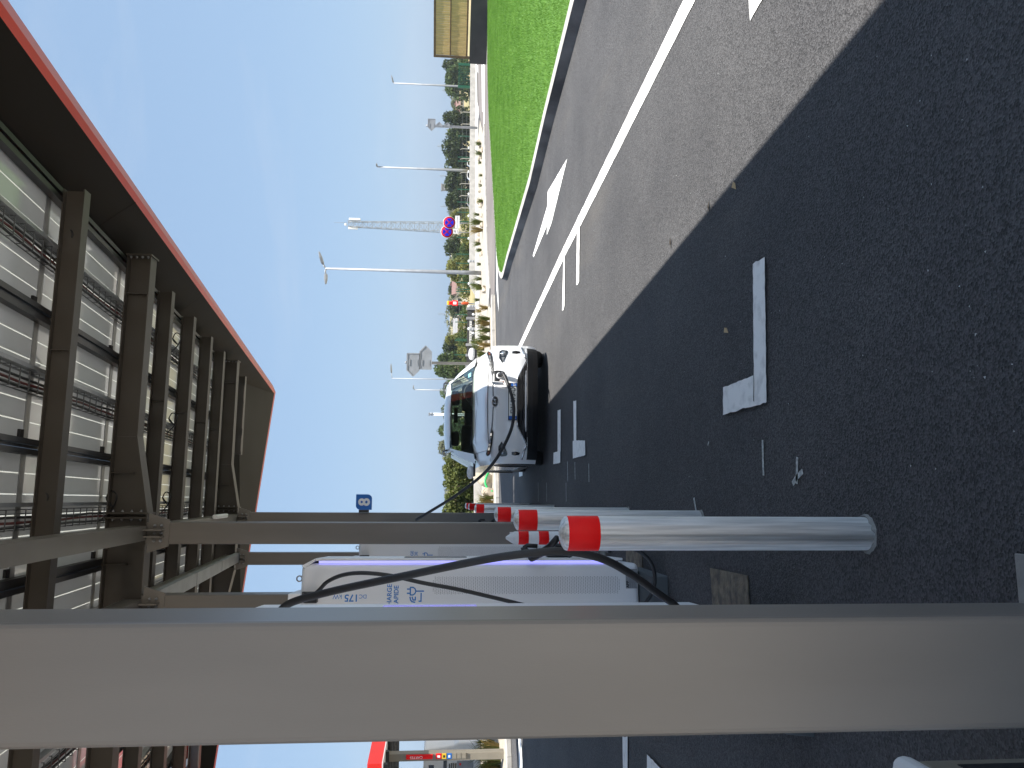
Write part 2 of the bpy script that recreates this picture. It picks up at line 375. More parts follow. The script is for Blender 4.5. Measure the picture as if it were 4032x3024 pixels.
# kerb stones along the edge of the forecourt
def kerb(name, pts, w, h, m, joints=1.0):
    b = MB(); rnd = random.Random(3)
    for a, c in zip(pts[:-1], pts[1:]):
        a = Vector((a[0], a[1], 0)); c = Vector((c[0], c[1], 0)); L = (c-a).length; n = max(1, round(L/joints)); d = (c-a)/n
        nx = Vector((-d.y, d.x, 0)).normalized()
        for i in range(n):
            p = a+d*i+d*.004; q = a+d*(i+1)-d*.004; hh = h+rnd.uniform(-.004, .004)
            b.add([p, q, q+nx*w, p+nx*w] + [v+Vector((0, 0, hh)) for v in (p, q, q+nx*w, p+nx*w)], [(0,3,2,1),(4,5,6,7),(0,1,5,4),(1,2,6,5),(2,3,7,6),(3,0,4,7)])
    return tag(b.build(name, m, bevel=.012), kind='structure')
k0 = [G(2020, 3200), G(2016, 2980), G(1966, 1960), G(1962, 1840), G(1950, 1300), G(1948, 1158)]
kerb('forecourt_kerb', k0[::-1], -.34, .11, M_conc)
kerb('verge_kerb', [G(1929, 1208), G(1918, 1022), G(1912, 760), G(1907, 545)], -.8, .07, M_conc)

# road markings
def mark(pts, z=.006, m=None, name='road_marking'):
    b = MB(); b.poly([(p.x, p.y, z) for p in (G(*q) for q in pts)]); return b
b = MB()
jr = random.Random(21)
def addm(pts, z=.005):                    # hand-laid thermoplastic: slightly ragged edges
    Q = [G(*q) for q in pts]; out = []
    for a, c in zip(Q, Q[1:]+Q[:1]):
        L = (c-a).length; n = max(1, min(60, int(L/.035))); d = (c-a)/n; e = Vector((-d.y, d.x, 0)).normalized()
        for i in range(n):
            j = 0 if i == 0 else jr.gauss(0, .0022); out.append(a+d*i+e*j)
    b.poly([(p.x, p.y, z) for p in out])
addm([(2694, 0), (2740, 0), (2230, 1000), (2049, 1376), (2042, 1390), (2030, 1390), (2036, 1376), (2207, 1000)])
la, lb, lc = G(2694, 0), G(2207, 1000), G(2740, 0); ld = (la-lb).normalized()*7
b.poly([(v.x, v.y, .005) for v in (la, la+ld, lc+ld, lc)])
tag(b.build('lane_line', M_paint), kind='structure')
b = MB()
addm([(2222, 985), (2227, 985), (2225, 1205), (2220, 1222), (2216, 1222)], .009); addm([(2275, 890), (2285, 870), (2283, 1108), (2276, 1122), (2272, 1122)], .009)
addm([(2971, 1040), (3018, 1012), (3025, 1584), (3025, 1583), (2976, 1583)], .009)
addm([(2856, 1525), (2976, 1478), (2976, 1580), (3026, 1581), (3027, 1586), (2856, 1634)], .013)
addm([(2198, 1616), (2210, 1612), (2210, 1778), (2198, 1778)], .009); addm([(2183, 1782), (2210, 1774), (2210, 1822), (2182, 1828)], .013)
addm([(2260, 1580), (2272, 1577), (2272, 1735), (2262, 1735)], .009); addm([(2259, 1736), (2273, 1734), (2308, 1734), (2309, 1792), (2260, 1806)], .013)
addm([(2046, 1822), (2050, 1822), (2050, 1845), (2046, 1845)], .009); addm([(2046, 1845), (2060, 1843), (2060, 1873), (2046, 1878)], .013)
addm([(2455, 2900), (2475, 2900), (2475, 3060), (2457, 3060)], .009); addm([(2552, 2970), (2640, 3060), (2552, 3060)], .009)
addm([(2043, 2890), (2052, 2890), (2062, 3060), (2046, 3060)], .009)
tag(b.build('bay_marking', M_paint), kind='structure')
b = MB()
addm([(2235, 624), (2158, 754), (2156, 812), (2099, 1006), (2102, 1013), (2156, 886), (2154, 926), (2172, 880)])
addm([(2957, 82), (3004, 0), (3060, -110), (2985, -60), (3010, -330), (2985, -330), (2958, -60), (2900, -100), (2952, 0)])
tag(b.build('arrow_marking', M_paint), kind='structure')
b = MB()
addm([(1955, 1020), (1958, 1020), (1963, 1150), (1965, 1228), (1957, 1140)], .012); addm([(1948, 760), (1951, 760), (1958, 1020), (1955, 1020)], .012)
addm([(1897.5, 254), (1900, 254), (1901, 440), (1899.5, 440)], .012); addm([(1904, 250), (1908, 250), (1908, 560), (1904.5, 560)], .012)
addm([(1874, 254), (1883, 258), (1884, 290)], .016); addm([(1875, 390), (1885, 470), (1884, 420)], .016)
tag(b.build('edge_line', M_paint), kind='structure')
b = MB(); rnd = random.Random(11)                       # chalk setting-out marks and paint drips
def chalk(pts, w=.012):
    P = [G(*q) for q in pts]
    for a, c in zip(P[:-1], P[1:]):
        d = (c-a); n = Vector((-d.y, d.x, 0)).normalized()*w
        b.poly([(v.x, v.y, .005) for v in (a-n, c-n, c+n, a+n)])
chalk([(3006, 1732), (3010, 1872)], .010); chalk([(3143, 1800), (3141, 1905)], .010); chalk([(3125, 1905), (3141, 1880), (3165, 1855)], .012); chalk([(2790, 1755), (2794, 1738)], .006)
for x in (2236, 2265, 2320): chalk([(x, 1760+rnd.randint(0, 90)), (x+1, 1860+rnd.randint(0, 40))], .014)
for x in (2120, 2153, 2230): chalk([(x, 1900), (x+1, 1975)], .012)
chalk([(2735, 1960), (2745, 2018)], .012)
for _ in range(110):
    x = rnd.uniform(2150, 4000); y = rnd.uniform(200, 2250)
    p = G(x, y); r = rnd.uniform(.002, .005); a = rnd.random()*6.28
    b.poly([(p.x+r*math.cos(a+k*2.1)*rnd.uniform(.6, 1.4), p.y+r*math.sin(a+k*2.1)*rnd.uniform(.6, 1.5), .005) for k in range(3)])
tag(b.build('chalk_mark', M_chalk), kind='stuff')
# loose dead leaves on the lane
b = MB()
for x, y in ((2640, 955), (2892, 730), (2790, 815), (1975, 690), (2100, 545), (2860, 1300)):
    p = G(x, y, .006); a = rnd.random()*6
    d = Vector((math.cos(a), math.sin(a), 0))*.035; n = Vector((-d.y, d.x, 0))*.4
    b.add([p-d, p+n+Vector((0, 0, .012)), p+d, p-n], [(0, 1, 2), (0, 2, 3)])
tag(b.build('leaf_litter', pbr('dead_leaf', (.42, .30, .16), .8)), kind='stuff')
# manhole-like inspection covers by the chargers
def cover(px, label):
    P = [G(*q) for q in px]; c = sum(P, Vector())/4
    b = MB(); lo = [(p.x, p.y, .002) for p in P]; b.prism(lo, (0, 0, .006))
    o = b.build('inspection_cover', M_rust, bevel=.003)
    return tag(o, label, 'manhole cover', None)
cover([(2800, 2236), (2948, 2266), (2958, 2420), (2812, 2420)], 'rusty square inspection cover nearest the camera, lying in the asphalt by the chargers')
cover([(2468, 2150), (2532, 2160), (2532, 2240), (2468, 2222)], 'grey square inspection cover set in the asphalt at the foot of the charger')

# turf island with its kerb
isl = [(2247, 0), (2143, 430), (2085, 690), (2025, 900), (1996, 1000), (1985, 1045), (1979, 1068), (1974, 1074), (1968, 1066), (1962, 1045), (1956, 1000), (1947, 830), (1937, 650), (1925, 450), (1920, 250), (1921, 0), (1930, -420), (2360, -420)]
I = [G(x, y, .14) for x, y in isl]
flat('turf', I, M_turf, .137)
ic = sum(I, Vector())/len(I)
outer = []
for k, p in enumerate(I):
    a, c = I[k-1], I[(k+1) % len(I)]
    d = ((p-a).normalized()+(c-p).normalized()); n = Vector((d.y, -d.x, 0)).normalized()
    if n.dot(p-ic) < 0: n = -n
    outer.append(p+n*.16)
b = MB(); n = len(I)
fl = lambda P, z: [(p.x, p.y, z) for p in P]
base = [p+(p-q).normalized()*.03 for p, q in zip(outer, I)]
b.m = 0; b.add(fl(I, .12)+fl(I, .145)+fl(outer, .14), [(i, (i+1) % n, (i+1) % n+n, i+n) for i in range(n)] + [(i+n, (i+1) % n+n, (i+1) % n+2*n, i+2*n) for i in range(n)])
b.m = 1; b.add(fl(outer, .14)+fl(base, .0), [(i, (i+1) % n, (i+1) % n+n, i+n) for i in range(n)])
tag(b.build('island_kerb', [M_conc, M_kerbs]), kind='structure')
# artificial-looking dense grass: blades over the island
def inside(P, x, y):
    c = np.zeros(len(x), bool); n = len(P)
    for i in range(n):
        x1, y1, x2, y2 = P[i][0], P[i][1], P[i-1][0], P[i-1][1]
        c ^= ((y1 > y) != (y2 > y)) & (x < (x2-x1)*(y-y1)/(y2-y1+1e-12)+x1)
    return c
Ix = [p.x for p in I]; Iy = [p.y for p in I]
def blades(name, n, x0, x1, y0, y1, hgt, wid, m, poly=None, z=.137):
    x = rng.uniform(x0, x1, n); y = rng.uniform(y0, y1, n)
    if poly is not None: k = inside(poly, x, y); x, y = x[k], y[k]
    n = len(x); a = rng.uniform(0, 6.283, n); h = hgt*rng.uniform(.55, 1.25, n); w = wid*(.6+.03*y)
    lx, ly = rng.normal(0, .4, n)*h, rng.normal(0, .4, n)*h
    v = np.empty((n, 3, 3), np.float32)
    v[:, 0] = np.stack([x-np.cos(a)*w, y-np.sin(a)*w, np.full(n, z)], 1); v[:, 1] = np.stack([x+np.cos(a)*w, y+np.sin(a)*w, np.full(n, z)], 1)
    v[:, 2] = np.stack([x+lx, y+ly, z+h], 1)
    me = bpy.data.meshes.new(name); me.vertices.add(3*n); me.vertices.foreach_set('co', v.ravel())
    me.loops.add(3*n); me.loops.foreach_set('vertex_index', np.arange(3*n, dtype=np.int32))
    me.polygons.add(n); me.polygons.foreach_set('loop_start', np.arange(0, 3*n, 3, dtype=np.int32)); me.polygons.foreach_set('loop_total', np.full(n, 3, np.int32))
    me.update(); me.validate(); me.materials.append(m)
    o = bpy.data.objects.new(name, me); COL.objects.link(o); return o
g = blades('grass', 700000, min(Ix), 17., min(Iy), max(Iy), .036, .0032, M_blade, I)
tag(g, kind='stuff')

# ------------------------------------------------------------------ solar canopy
TAN = math.tan(R(6.8))
def ZB(s, dz=0.): return 4.30 + TAN*(s-5.06) + dz
canopy = row_thing('solar_canopy', 'big taupe steel canopy roofed with solar modules and edged in red over the charging bays', 'canopy')
P = canopy
def ibeam(b, t0, t1, s, z0, z1, fw_=.10, tf=.012, tw=.010):
    b.box((t0, s-fw_/2, z0), (t1, s+fw_/2, z0+tf)); b.box((t0, s-fw_/2, z1-tf), (t1, s+fw_/2, z1)); b.box((t0+.001, s-tw/2, z0+tf), (t1-.001, s+tw/2, z1-tf))
def tmin(s): return max(-4.4, 2.77-(16.9-s)/.917)
FR = (-1.15, 5.0, 10.88)
CS = .205
for s in FR:
    for t in (-.205, -.87):
        b = MB(); h = ZB(s, 0.)
        b.box((t-CS/2, s-CS/2, .030), (t+CS/2, s+CS/2, h))
        c = b.build('column', M_taupe, P, bevel=.014, seg=3)
        b = MB(); b.box((t-.2, s-.2, .0105), (t+.2, s+.2, .0295))
        for i in (-1, 1):
            for j in (-1, 1): b.lathe((t+i*.16, s+j*.16, .0295), [(.018, 0), (.018, .02), (.012, .02), (.012, .05)], 6)
        b.build('base_plate', M_taupe, c)
        # splice plates and bolts where the longitudinal beam meets the column head
        b = MB(); b.m = 0
        for q in (-1, 1): b.box((t+.03*q-.006, s-.22, h-.18), (t+.03*q+.006, s+.22, h-.02))
        b.prism([(t-CS/2-.02, s-CS/2-.003, h-.22), (t+CS/2+.02, s-CS/2-.003, h-.22), (t+CS/2+.08, s-CS/2-.003, h-.03), (t-CS/2-.08, s-CS/2-.003, h-.03)], (0, -.012, 0))
        b.m = 1
        for dz_ in (-.15, -.09):
            for q in (-.07, .0, .07): b.lathe((t+q, s-CS/2-.016, h+dz_), [(.014, 0), (.014, .014), (.008, .014), (.008, .03)], 6, (0, -1, 0))
        b.build('gusset', [M_taupe, M_galv], c)
    # pad under the pair
    b = MB(); b.box((-1.25, s-.42, 0), (-.02, s+.42, .010)); b.build('footing', M_concd, P, bevel=.003)
    # main cross beam, haunched at the columns
    z0, z1 = ZB(s, .15), ZB(s, .38)
    tl = max(-4.2, tmin(s)+.5)
    b = MB(); b.m = 0
    ibeam(b, .70, 2.48, s, z0, z1, .15, .014, .010); ibeam(b, tl, -1.75, s, z0, z1, .15, .014, .010)
    zz = ZB(s, .005)
    for a, c in ((.70, -.02), (-1.75, -1.05)):
        q = 1 if a > c else -1
        b.prism([(a, s-.005, z0), (c, s-.005, zz), (c, s-.005, z1), (a, s-.005, z1)], (0, .01, 0))
        b.prism([(a, s-.075, z0), (c, s-.075, zz), (c, s-.075, zz+.014), (a, s-.075, z0+.014)], (0, .15, 0))
        b.box((min(a, c), s-.075, z1-.014), (max(a, c), s+.075, z1))
    ibeam(b, -1.04, -.03, s, zz, z1, .15, .014, .01)
    for t in (2.481, -.031, -.075, -1.04): b.box((t, s-.10, (z0 if t > 1 else zz)-.012), (t+.016, s+.10, z1+.004))
    for t in (2.1, .35, -.5): b.box((t, s-.07, z0+.02), (t+.008, s+.07, z1-.016))
    b.m = 1
    for t, d in ((2.480, -1), (-.015+.001, 1), (-.076, -1)):
        for k in range(4):
            for q in (-.065, .065): b.lathe((t, s+q, zz+.06+k*.085 if t < 1 else z0+.03+k*.055), [(.013, 0), (.013, .012), (.007, .012), (.007, .022)], 6, (d, 0, 0))
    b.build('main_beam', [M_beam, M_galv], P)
for s in (-2.3, .0, 1.45, 3.25, 6.2, 7.45, 8.7, 9.85, 12.4):
    b = MB(); ibeam(b, max(tmin(s)+.5, -4.2) if s < 12 else .95, 2.46, s, ZB(s, .22), ZB(s, .38), .10, .009, .007)
    for t in (-3.1, -1.6, 1.2): 
        if s < 12: b.box((t, s-.045, ZB(s, .229)), (t+.006, s+.045, ZB(s, .371)))
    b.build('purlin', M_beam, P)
def along(b, t, w, dz0, dz1, s0, s1):    # bar running up the slope
    vs = [(t-w/2, s0, ZB(s0, dz0)), (t+w/2, s0, ZB(s0, dz0)), (t+w/2, s0, ZB(s0, dz1)), (t-w/2, s0, ZB(s0, dz1)),
          (t-w/2, s1, ZB(s1, dz0)), (t+w/2, s1, ZB(s1, dz0)), (t+w/2, s1, ZB(s1, dz1)), (t-w/2, s1, ZB(s1, dz1))]
    b.add(vs, [(0,1,2,3),(7,6,5,4),(0,4,5,1),(1,5,6,2),(2,6,7,3),(3,7,4,0)])
for t in (-.205, -.87):
    for s0, s1 in zip((-2.6,)+FR, FR):
        b = MB(); along(b, t, .135, .0, .012, s0+.11, s1-.11); along(b, t, .135, .148, .16, s0+.11, s1-.11); along(b, t, .012, .012, .148, s0+.11, s1-.11)
        along(b, t-.062, .008, .012, .148, s0+.11, s1-.11); along(b, t+.062, .008, .012, .148, s0+.11, s1-.11)
        b.build('long_beam', M_taupe, P)
# cable duct with pale covers under the far left beam, lamp under the right one
for s0, s1 in ((5.2, 7.1), (7.13, 8.95), (8.98, 10.75)):
    b = MB(); along(b, -.84, .15, -.075, -.004, s0, s1); b.build('cable_duct', M_galv, P)
b = MB(); along(b, -.13, .06, -.07, -.005, 8.3, 9.3); b.build('strip_lamp', M_white2, P, bevel=.02, seg=3)
# rails and wire trays
M_tray = pbr('tray_wire', (.13, .135, .14), .5, metal=.4)
def smax(t): return min(12.55, 16.9-.917*(2.77-t)-.75)
for k in range(14):
    t = 2.40-.482*k
    b = MB(); s1 = smax(t)
    if k % 2 == 0:
        along(b, t+.035, .04, .381, .445, -2.4, s1); along(b, t-.035, .04, .381, .445, -2.4, s1); along(b, t, .02, .400, .41, -2.4, s1)
        b.build('module_rail', M_blk, P)  # aluminium rails in black, the canopy shade put into their colour
    else:
        along(b, t+.075, .03, .381, .445, -2.4, s1)
        o = b.build('module_rail', M_alu, P)
        b = MB(); b.m = 0
        for q in (-.045, .045): along(b, t-.03+q, .005, .385, .390, -2.35, s1-.05)
        for q in (-.07, .07): along(b, t-.03+q, .006, .43, .436, -2.35, s1-.05)
        s = 1.0
        while s < s1-.1:
            b.box((t-.103, s, ZB(s, .379)), (t+.043, s+.006, ZB(s, .385))); b.box((t-.103, s, ZB(s, .379)), (t-.098, s+.006, ZB(s, .44))); b.box((t+.038, s, ZB(s, .379)), (t+.043, s+.006, ZB(s, .44)))
            s += .16
        b.build('cable_tray', M_tray, P)
        for q, mm in ((-.05, M_rub), (-.015, pbr('red_cable', (.13, .02, .02), .5)), (.015, M_rub)):
            b = MB(); b.tube([(t-.03+q+random.uniform(-.008, .008), s, ZB(s, .402+random.uniform(0, .01))) for s in np.arange(-2.3, s1-.1, .4)], .010, 5); b.build('string_cable', mm, P)
# solar modules: six cell columns each with clear gaps, aluminium frame
MW, ML = .964, 1.82
def module_mesh():
    tn = TAN
    def q(b, x0, x1, y0, y1, z0, z1):
        b.add([(x, y, z+tn*y) for z in (z0, z1) for x, y in ((x0, y0), (x1, y0), (x1, y1), (x0, y1))], [(0,3,2,1),(4,5,6,7),(0,1,5,4),(1,2,6,5),(2,3,7,6),(3,0,4,7)])
    a = MB(); c = MB(); f = MB()
    w = (MW-.07)/6
    for i in range(6):
        x = .035+i*w
        q(a, x+.005, x+w-.005, .03, ML-.06, .452, .462)
    for i in range(7): q(c, .035+i*w-.0045, .035+i*w+.0045, .03, ML-.06, .453, .461)
    for x0, x1, y0, y1 in ((.006, .030, 0, ML-.002), (MW-.030, MW-.006, 0, ML-.002), (.03, MW-.03, 0, .028), (.03, MW-.03, ML-.058, ML-.002)): q(f, x0, x1, y0, y1, .447, .487)
    return a, c, f
a, c, f = module_mesh()
proto = a.build('solar_module', M_cell, P); cg = c.build('cell_gap', M_gap, proto); fr = f.build('module_frame', M_alu, proto)
bx = MB()
bx.box((.06, ML-.15, .430+TAN*(ML-.13)), (.12, ML-.10, .451+TAN*(ML-.13)))
jb = bx.build('junction_box', M_blk, proto)
first = True
for i in range(-3, 6):
    for j in range(7):
        s0 = 3.13+ML*i; t1 = 2.40-MW*j; t0 = t1-MW
        if s0+ML > 16.9-.917*(2.77-t0)-.6 or s0+ML > 12.6: continue
        o = proto if first else copy_tree(proto, P)
        first = False
        o.location = (t0, s0, ZB(s0))
# hanging cable loops
for x, y in ((234, 950), (194, 1452), (681, 1343), (666, 1660), (134, 1988), (418, 1978), (641, 1973)):
    d = ray(x, y); tt = (ZB(loc(CAM).y, .40)-HCAM)/(d.z-TAN*d.dot(ES)); p = loc(CAM+d*tt)
    b = MB(); rr = random.Random(x)
    pts = [(p.x-.16, p.y, p.z+.03), (p.x-.05, p.y+.03, p.z-.05), (p.x+.06, p.y-.02, p.z-.10), (p.x+.11, p.y+.03, p.z-.02), (p.x+.03, p.y+.05, p.z+.02), (p.x-.04, p.y, p.z-.06), (p.x+.05, p.y+.06, p.z+.03)]
    b.tube(spline(pts, 6), .007, 6); b.build('cable_loop', M_rub, P)
# soffit, trim and fascia round the edge
S0, S1 = -3.25, 16.9
def E_(t, s, dz): return (t, s, ZB(s, dz))
b = MB(); b.add([E_(2.44, S0, .47), E_(2.44, 12.7, .47), E_(2.72, 16.72, .115), E_(2.72, S0, .115)], [(0, 1, 2, 3)])
b.add([E_(2.44, 12.7, .47), E_(2.72, 16.72, .115), E_(-1.80, 12.62, .115)], [(0, 1, 2)])
b.add([E_(-1.80, 12.62, .115), E_(-4.4, 10.22, .115), E_(-4.4, 9.75, .40), E_(-2.1, 11.9, .40), E_(2.5, 12.7, .4)], [(0, 1, 2, 3), (0, 3, 4)])
b.add([E_(2.46, S0, .475), E_(2.46, -2.30, .475), E_(-4.4, -2.30, .475), E_(-4.4, S0, .475)], [(0, 1, 2, 3)])
for s in (.9, 4.1, 7.3, 10.5, 13.7):                    # lap joints of the sheets
    b.add([E_(2.44, s, .468), E_(2.44, s+.02, .466), E_(2.72, s+.02, .111), E_(2.72, s, .113)], [(0, 1, 2, 3)])
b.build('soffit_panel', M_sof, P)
b = MB(); b.add([E_(2.72, S0, .115), E_(2.72, 16.72, .115), E_(2.78, 16.9, .10), E_(2.78, S0, .10)], [(0, 1, 2, 3)])
b.add([E_(2.72, 16.72, .115), E_(2.78, 16.9, .10), E_(-4.4, 10.315, .10), E_(-4.4, 10.22, .115)], [(0, 1, 2, 3)])
b.build('edge_trim', M_red, P)
b = MB(); b.add([E_(2.78, S0, .10), E_(2.78, 16.9, .10), E_(2.965, 17.06, .19), E_(2.965, S0, .19)], [(0, 1, 2, 3)])
b.add([E_(2.78, 16.9, .10), E_(2.965, 17.06, .19), E_(-4.4, 10.50, .19), E_(-4.4, 10.315, .10)], [(0, 1, 2, 3)])
b.build('bevelled_trim', M_orng, P)
b = MB(); b.add([E_(2.965, S0, .19), E_(2.965, 17.06, .19), E_(2.965, 17.06, .52), E_(2.965, S0, .52)], [(0, 1, 2, 3)])
b.add([E_(2.965, 17.06, .19), E_(-4.4, 10.50, .19), E_(-4.4, 10.50, .52), E_(2.965, 17.06, .52)], [(0, 1, 2, 3)])
b.add([E_(-4.4, 10.50, .10), E_(-4.4, S0, .10), E_(-4.4, S0, .52), E_(-4.4, 10.50, .52)], [(0, 1, 2, 3)])
b.add([E_(-4.4, S0, .10), E_(2.965, S0, .10), E_(2.965, S0, .52), E_(-4.4, S0, .52)], [(0, 1, 2, 3)])
b.add([E_(2.965, S0, .52), E_(2.965, 17.06, .52), E_(2.36, 12.7, .52), E_(2.36, S0, .52)], [(0, 1, 2, 3)])
b.add([E_(2.965, 17.06, .52), E_(-4.4, 10.50, .52), E_(-4.4, 9.7, .52), E_(-2.1, 11.9, .52), E_(2.36, 12.7, .52)], [(0, 1, 2, 3), (0, 3, 4)])
b.build('fascia', M_red, P)
# number plate of the bay on the far column, low cabinet at the foot of the near column
sg = row_thing('bay_number_sign', 'blue plate with a white 8 bracketed to the far canopy column', 'sign', 0, 0)
b = MB(); q = [(-.055, 2.755), (.13, 2.755)] + [(.205-.075+.075*math.sin(a), 2.83-.075*math.cos(a)) for a in np.linspace(.2, 1.57, 6)] + [(.205, 3.02), (.02, 3.02)] + [(.02-.075*math.sin(a), 2.945+.075*math.cos(a)) for a in np.linspace(.2, 1.57, 6)]
b.prism([(t, 10.69, z) for t, z in q], (0, .05, 0)); pl = b.build('plate', M_blue, sg)
text('numeral', '8', .26, M_white2, sg, (.075, 10.688, 2.795), (1, 0, 0), (0, 0, 1), 'CENTER', .002, .008)
b = MB(); b.box((-.10, 10.70, 2.80), (-.056, 10.735, 2.97)); b.build('bracket', M_dark, sg)

cb = row_thing('service_cabinet', 'low beige cabinet with a rounded white lid beside the nearest column', 'cabinet', 0, 0)
b = MB(); b.box((-1.0, -2.3, 0), (-.492, -.83, .382)); b.build('body', M_beige, cb, bevel=.01)
b = MB(); b.box((-1.02, -2.32, .383), (-.480, -.815, .442)); b.build('lid', M_white2, cb, bevel=.028, seg=4)
b = MB(); b.box((-.4925, -.905, .12), (-.4900, -.872, .305)); b.build('vent_slot', M_dark, cb)
# ------------------------------------------------------------------ fast chargers
def toL(o, p):                            # world point into the frame of a row_thing
    d = Vector(p)-o.location; a = o.rotation_euler.z
    c, s = math.cos(a), math.sin(a)
    return Vector((d.x*c+d.y*s, -d.x*s+d.y*c, d.z))
def charger(s0, label, t0=-.63, holders=((.84, .03), (.62, .10))):
    o = row_thing('fast_charger', label, 'charger', t0, s0, 'white fast chargers in the row'); o.rotation_euler.z = AZ+R(2.6)
    b = MB(); b.box((-.085, 0, .168), (.32, .55, 2.45)); body = b.build('cabinet_body', M_white, o, bevel=.038, seg=4)
    b = MB(); b.ring([[(-.12, -.13, 0), (.24, -.13, 0), (.27, .62, 0), (-.12, .62, 0)], [(-.11, -.12, .11), (.23, -.12, .11), (.25, .6, .11), (-.11, .6, .11)], [(-.085, -.01, .166), (.27, -.01, .166), (.27, .55, .166), (-.085, .55, .166)]])
    b.build('plinth', M_dgrey, o, bevel=.008)
    b = MB(); b.box((.337, -.002, .28), (.354, .56, 2.36)); b.prism([(.354, -.002, 2.361), (.337, -.002, 2.361), (.29, -.002, 2.43), (.305, -.002, 2.452)], (0, .56, 0))
    fp = b.build('front_panel', M_white, o, bevel=.004)
    b = MB(); b.box((.3205, .012, .40), (.3365, .03, 2.34)); b.build('light_strip', M_led, fp)
    b = MB(); b.box((.3205, .05, .30), (.3365, .5, 2.33)); b.build('panel_frame', M_grey, fp)
    # screen and payment unit on the front
    b = MB(); b.box((.3545, .14, 1.35), (.359, .44, 1.78)); b.build('screen', M_gloss, fp)
    # perforated vent on the near side
    b = MB()
    for i in range(104):
        for j in range(12):
            z = 1.575-i*.0123; x = .225-j*.0095-(i % 2)*.0
            x += .0047 if i % 2 else 0
            if (i in (0, 103)) and j in (0, 1, 10, 11): continue
            b.add([(x+.0027*math.cos(a), -.0012, z+.0027*math.sin(a)) for a in (0, 1.05, 2.09, 3.14, 4.19, 5.24)], [(0, 1, 2, 3, 4, 5)])
    b.build('vent_grille', M_inkg, body)
    # lettering on the near side
    N = -.0015
    text('lettering', 'CHARGE', .043, M_textb, body, (.185, N, 1.851), (1, 0, 0), (0, 0, 1), 'RIGHT', .0008, .0006)
    text('lettering', 'RAPIDE', .043, M_textb, body, (.176, N, 1.806), (1, 0, 0), (0, 0, 1), 'RIGHT', .0008, .0006)
    text('lettering', 'DC', .036, M_textb, body, (.118, N, 2.013), (0, 0, 1), (-1, 0, 0), 'LEFT', .0008)
    text('lettering', '175', .064, M_textb, body, (.118, N, 2.066), (0, 0, 1), (-1, 0, 0), 'LEFT', .0008, .0012)
    text('lettering', 'kW', .040, M_textb, body, (.118, N, 2.176), (0, 0, 1), (-1, 0, 0), 'LEFT', .0008)
    b = MB(); px = lambda X, Y: (.185-(Y-795)*.000543, N, 1.845-(X-1745)*.000543)
    def stroke(pts, w=.0042):
        Q = [Vector(px(*q)) for q in pts]
        for a, c in zip(Q[:-1], Q[1:]):
            d = (c-a).normalized(); n = Vector((-d.z, 0, d.x))*w; e = d*w*.6
            b.poly([a-n-e, c-n+e, c+n+e, a+n-e])
    stroke([(1925, 855), (1962, 855)]); stroke([(1925, 905), (1962, 905)])
    stroke([(1962, 835), (1962, 925), (1995, 925), (2018, 910), (2030, 880), (2018, 850), (1995, 835), (1962, 835)])
    stroke([(2030, 880), (2125, 880)]); stroke([(2095, 905), (2095, 1000), (2070, 1000)])
    stroke([(1960, 950), (1968, 985), (1985, 1005), (2020, 1012)]); stroke([(1985, 950), (1998, 985), (2025, 985), (2025, 950)])
    b.build('plug_symbol', M_textb, body)
    b = MB(); b.box((.15, -.0016, .18), (.28, -.0006, .262)); st = b.build('rating_label', M_galv, body)
    text('maker_mark', 'ABB', .026, M_ink, st, (.155, -.002, .240), (1, 0, 0), (0, 0, 1), 'LEFT', .0005, .001)
    b = MB()
    for k in range(9):
        z = .232-k*.0052
        b.box((.155+.03*(k % 3 == 2), -.0022, z), (.272-.02*((k*7) % 4), -.0017, z+.0022))
    b.build('fine_print', M_inkg, st)
    # connector holders and plugs on the front panel
    for z0, y0 in holders:
        b = MB(); b.box((.3545, y0, z0), (.385, y0+.11, z0+.17)); h = b.build('connector_holder', M_blk, o, bevel=.012)
        b = MB(); b.lathe((.385, y0+.065, z0+.10), [(.030, 0), (.030, .02), (.024, .024), (.024, .045)], 14, (1, 0, .35)); b.tube([(.42, y0+.065, z0+.115), (.437, y0+.06, z0+.09), (.432, y0+.05, z0+.02)], .016, 8)
        b.build('plug', M_blk, h)
    # lifting eye and antenna box on the roof
    b = MB(); b.tube([(.22+.018*math.sin(a), .05, 2.468+.018*math.cos(a)) for a in np.linspace(0, 6.283, 15)], .005, 6); b.build('lifting_eye', M_galv, o)
    b = MB(); b.box((-.07, .03, 2.45), (.125, .4, 2.535)); b.build('antenna_box', M_white, o, bevel=.008)
    # swivel brackets for the cables
    b = MB(); b.prism([(.07, -.07, 2.41), (.07, .0, 2.44), (.07, .0, 2.33), (.07, -.07, 2.33)], (.07, 0, 0)); b.build('cable_bracket', M_blk, o, bevel=.006)
    return o
c1 = charger(.62, 'white fast charger nearest the camera, almost wholly hidden behind the close column', -.714, ())
c2 = charger(2.65, 'white fast charger with blue lettering, lit blue edge and two hanging black cables')
c3 = charger(6.09, 'white fast charger half hidden between the second charger and the canopy column')
c4 = charger(10.0, 'white fast charger far back against the last column, its cable running to the car')
def cable(o, pts, r, name='charging_cable'):
    b = MB(); b.tube([toL(o, p) for p in spline(pts, 10)], r, 10); return b.build(name, M_rub, o)
cable(c1, [AY(1080, 2440, 3.35), AY(1136, 2378, 3.2), AY(1300, 2330, 3.10), AY(1600, 2266, 3.0), AY(1900, 2205, 2.95), AY(2090, 2178, 2.93), AY(2230, 2172, 2.93), AY(2370, 2200, 2.95), AY(2490, 2264, 3.0), AY(2590, 2336, 3.05), AY(2660, 2385, 3.12), AY(2700, 2440, 3.25)], .0155)
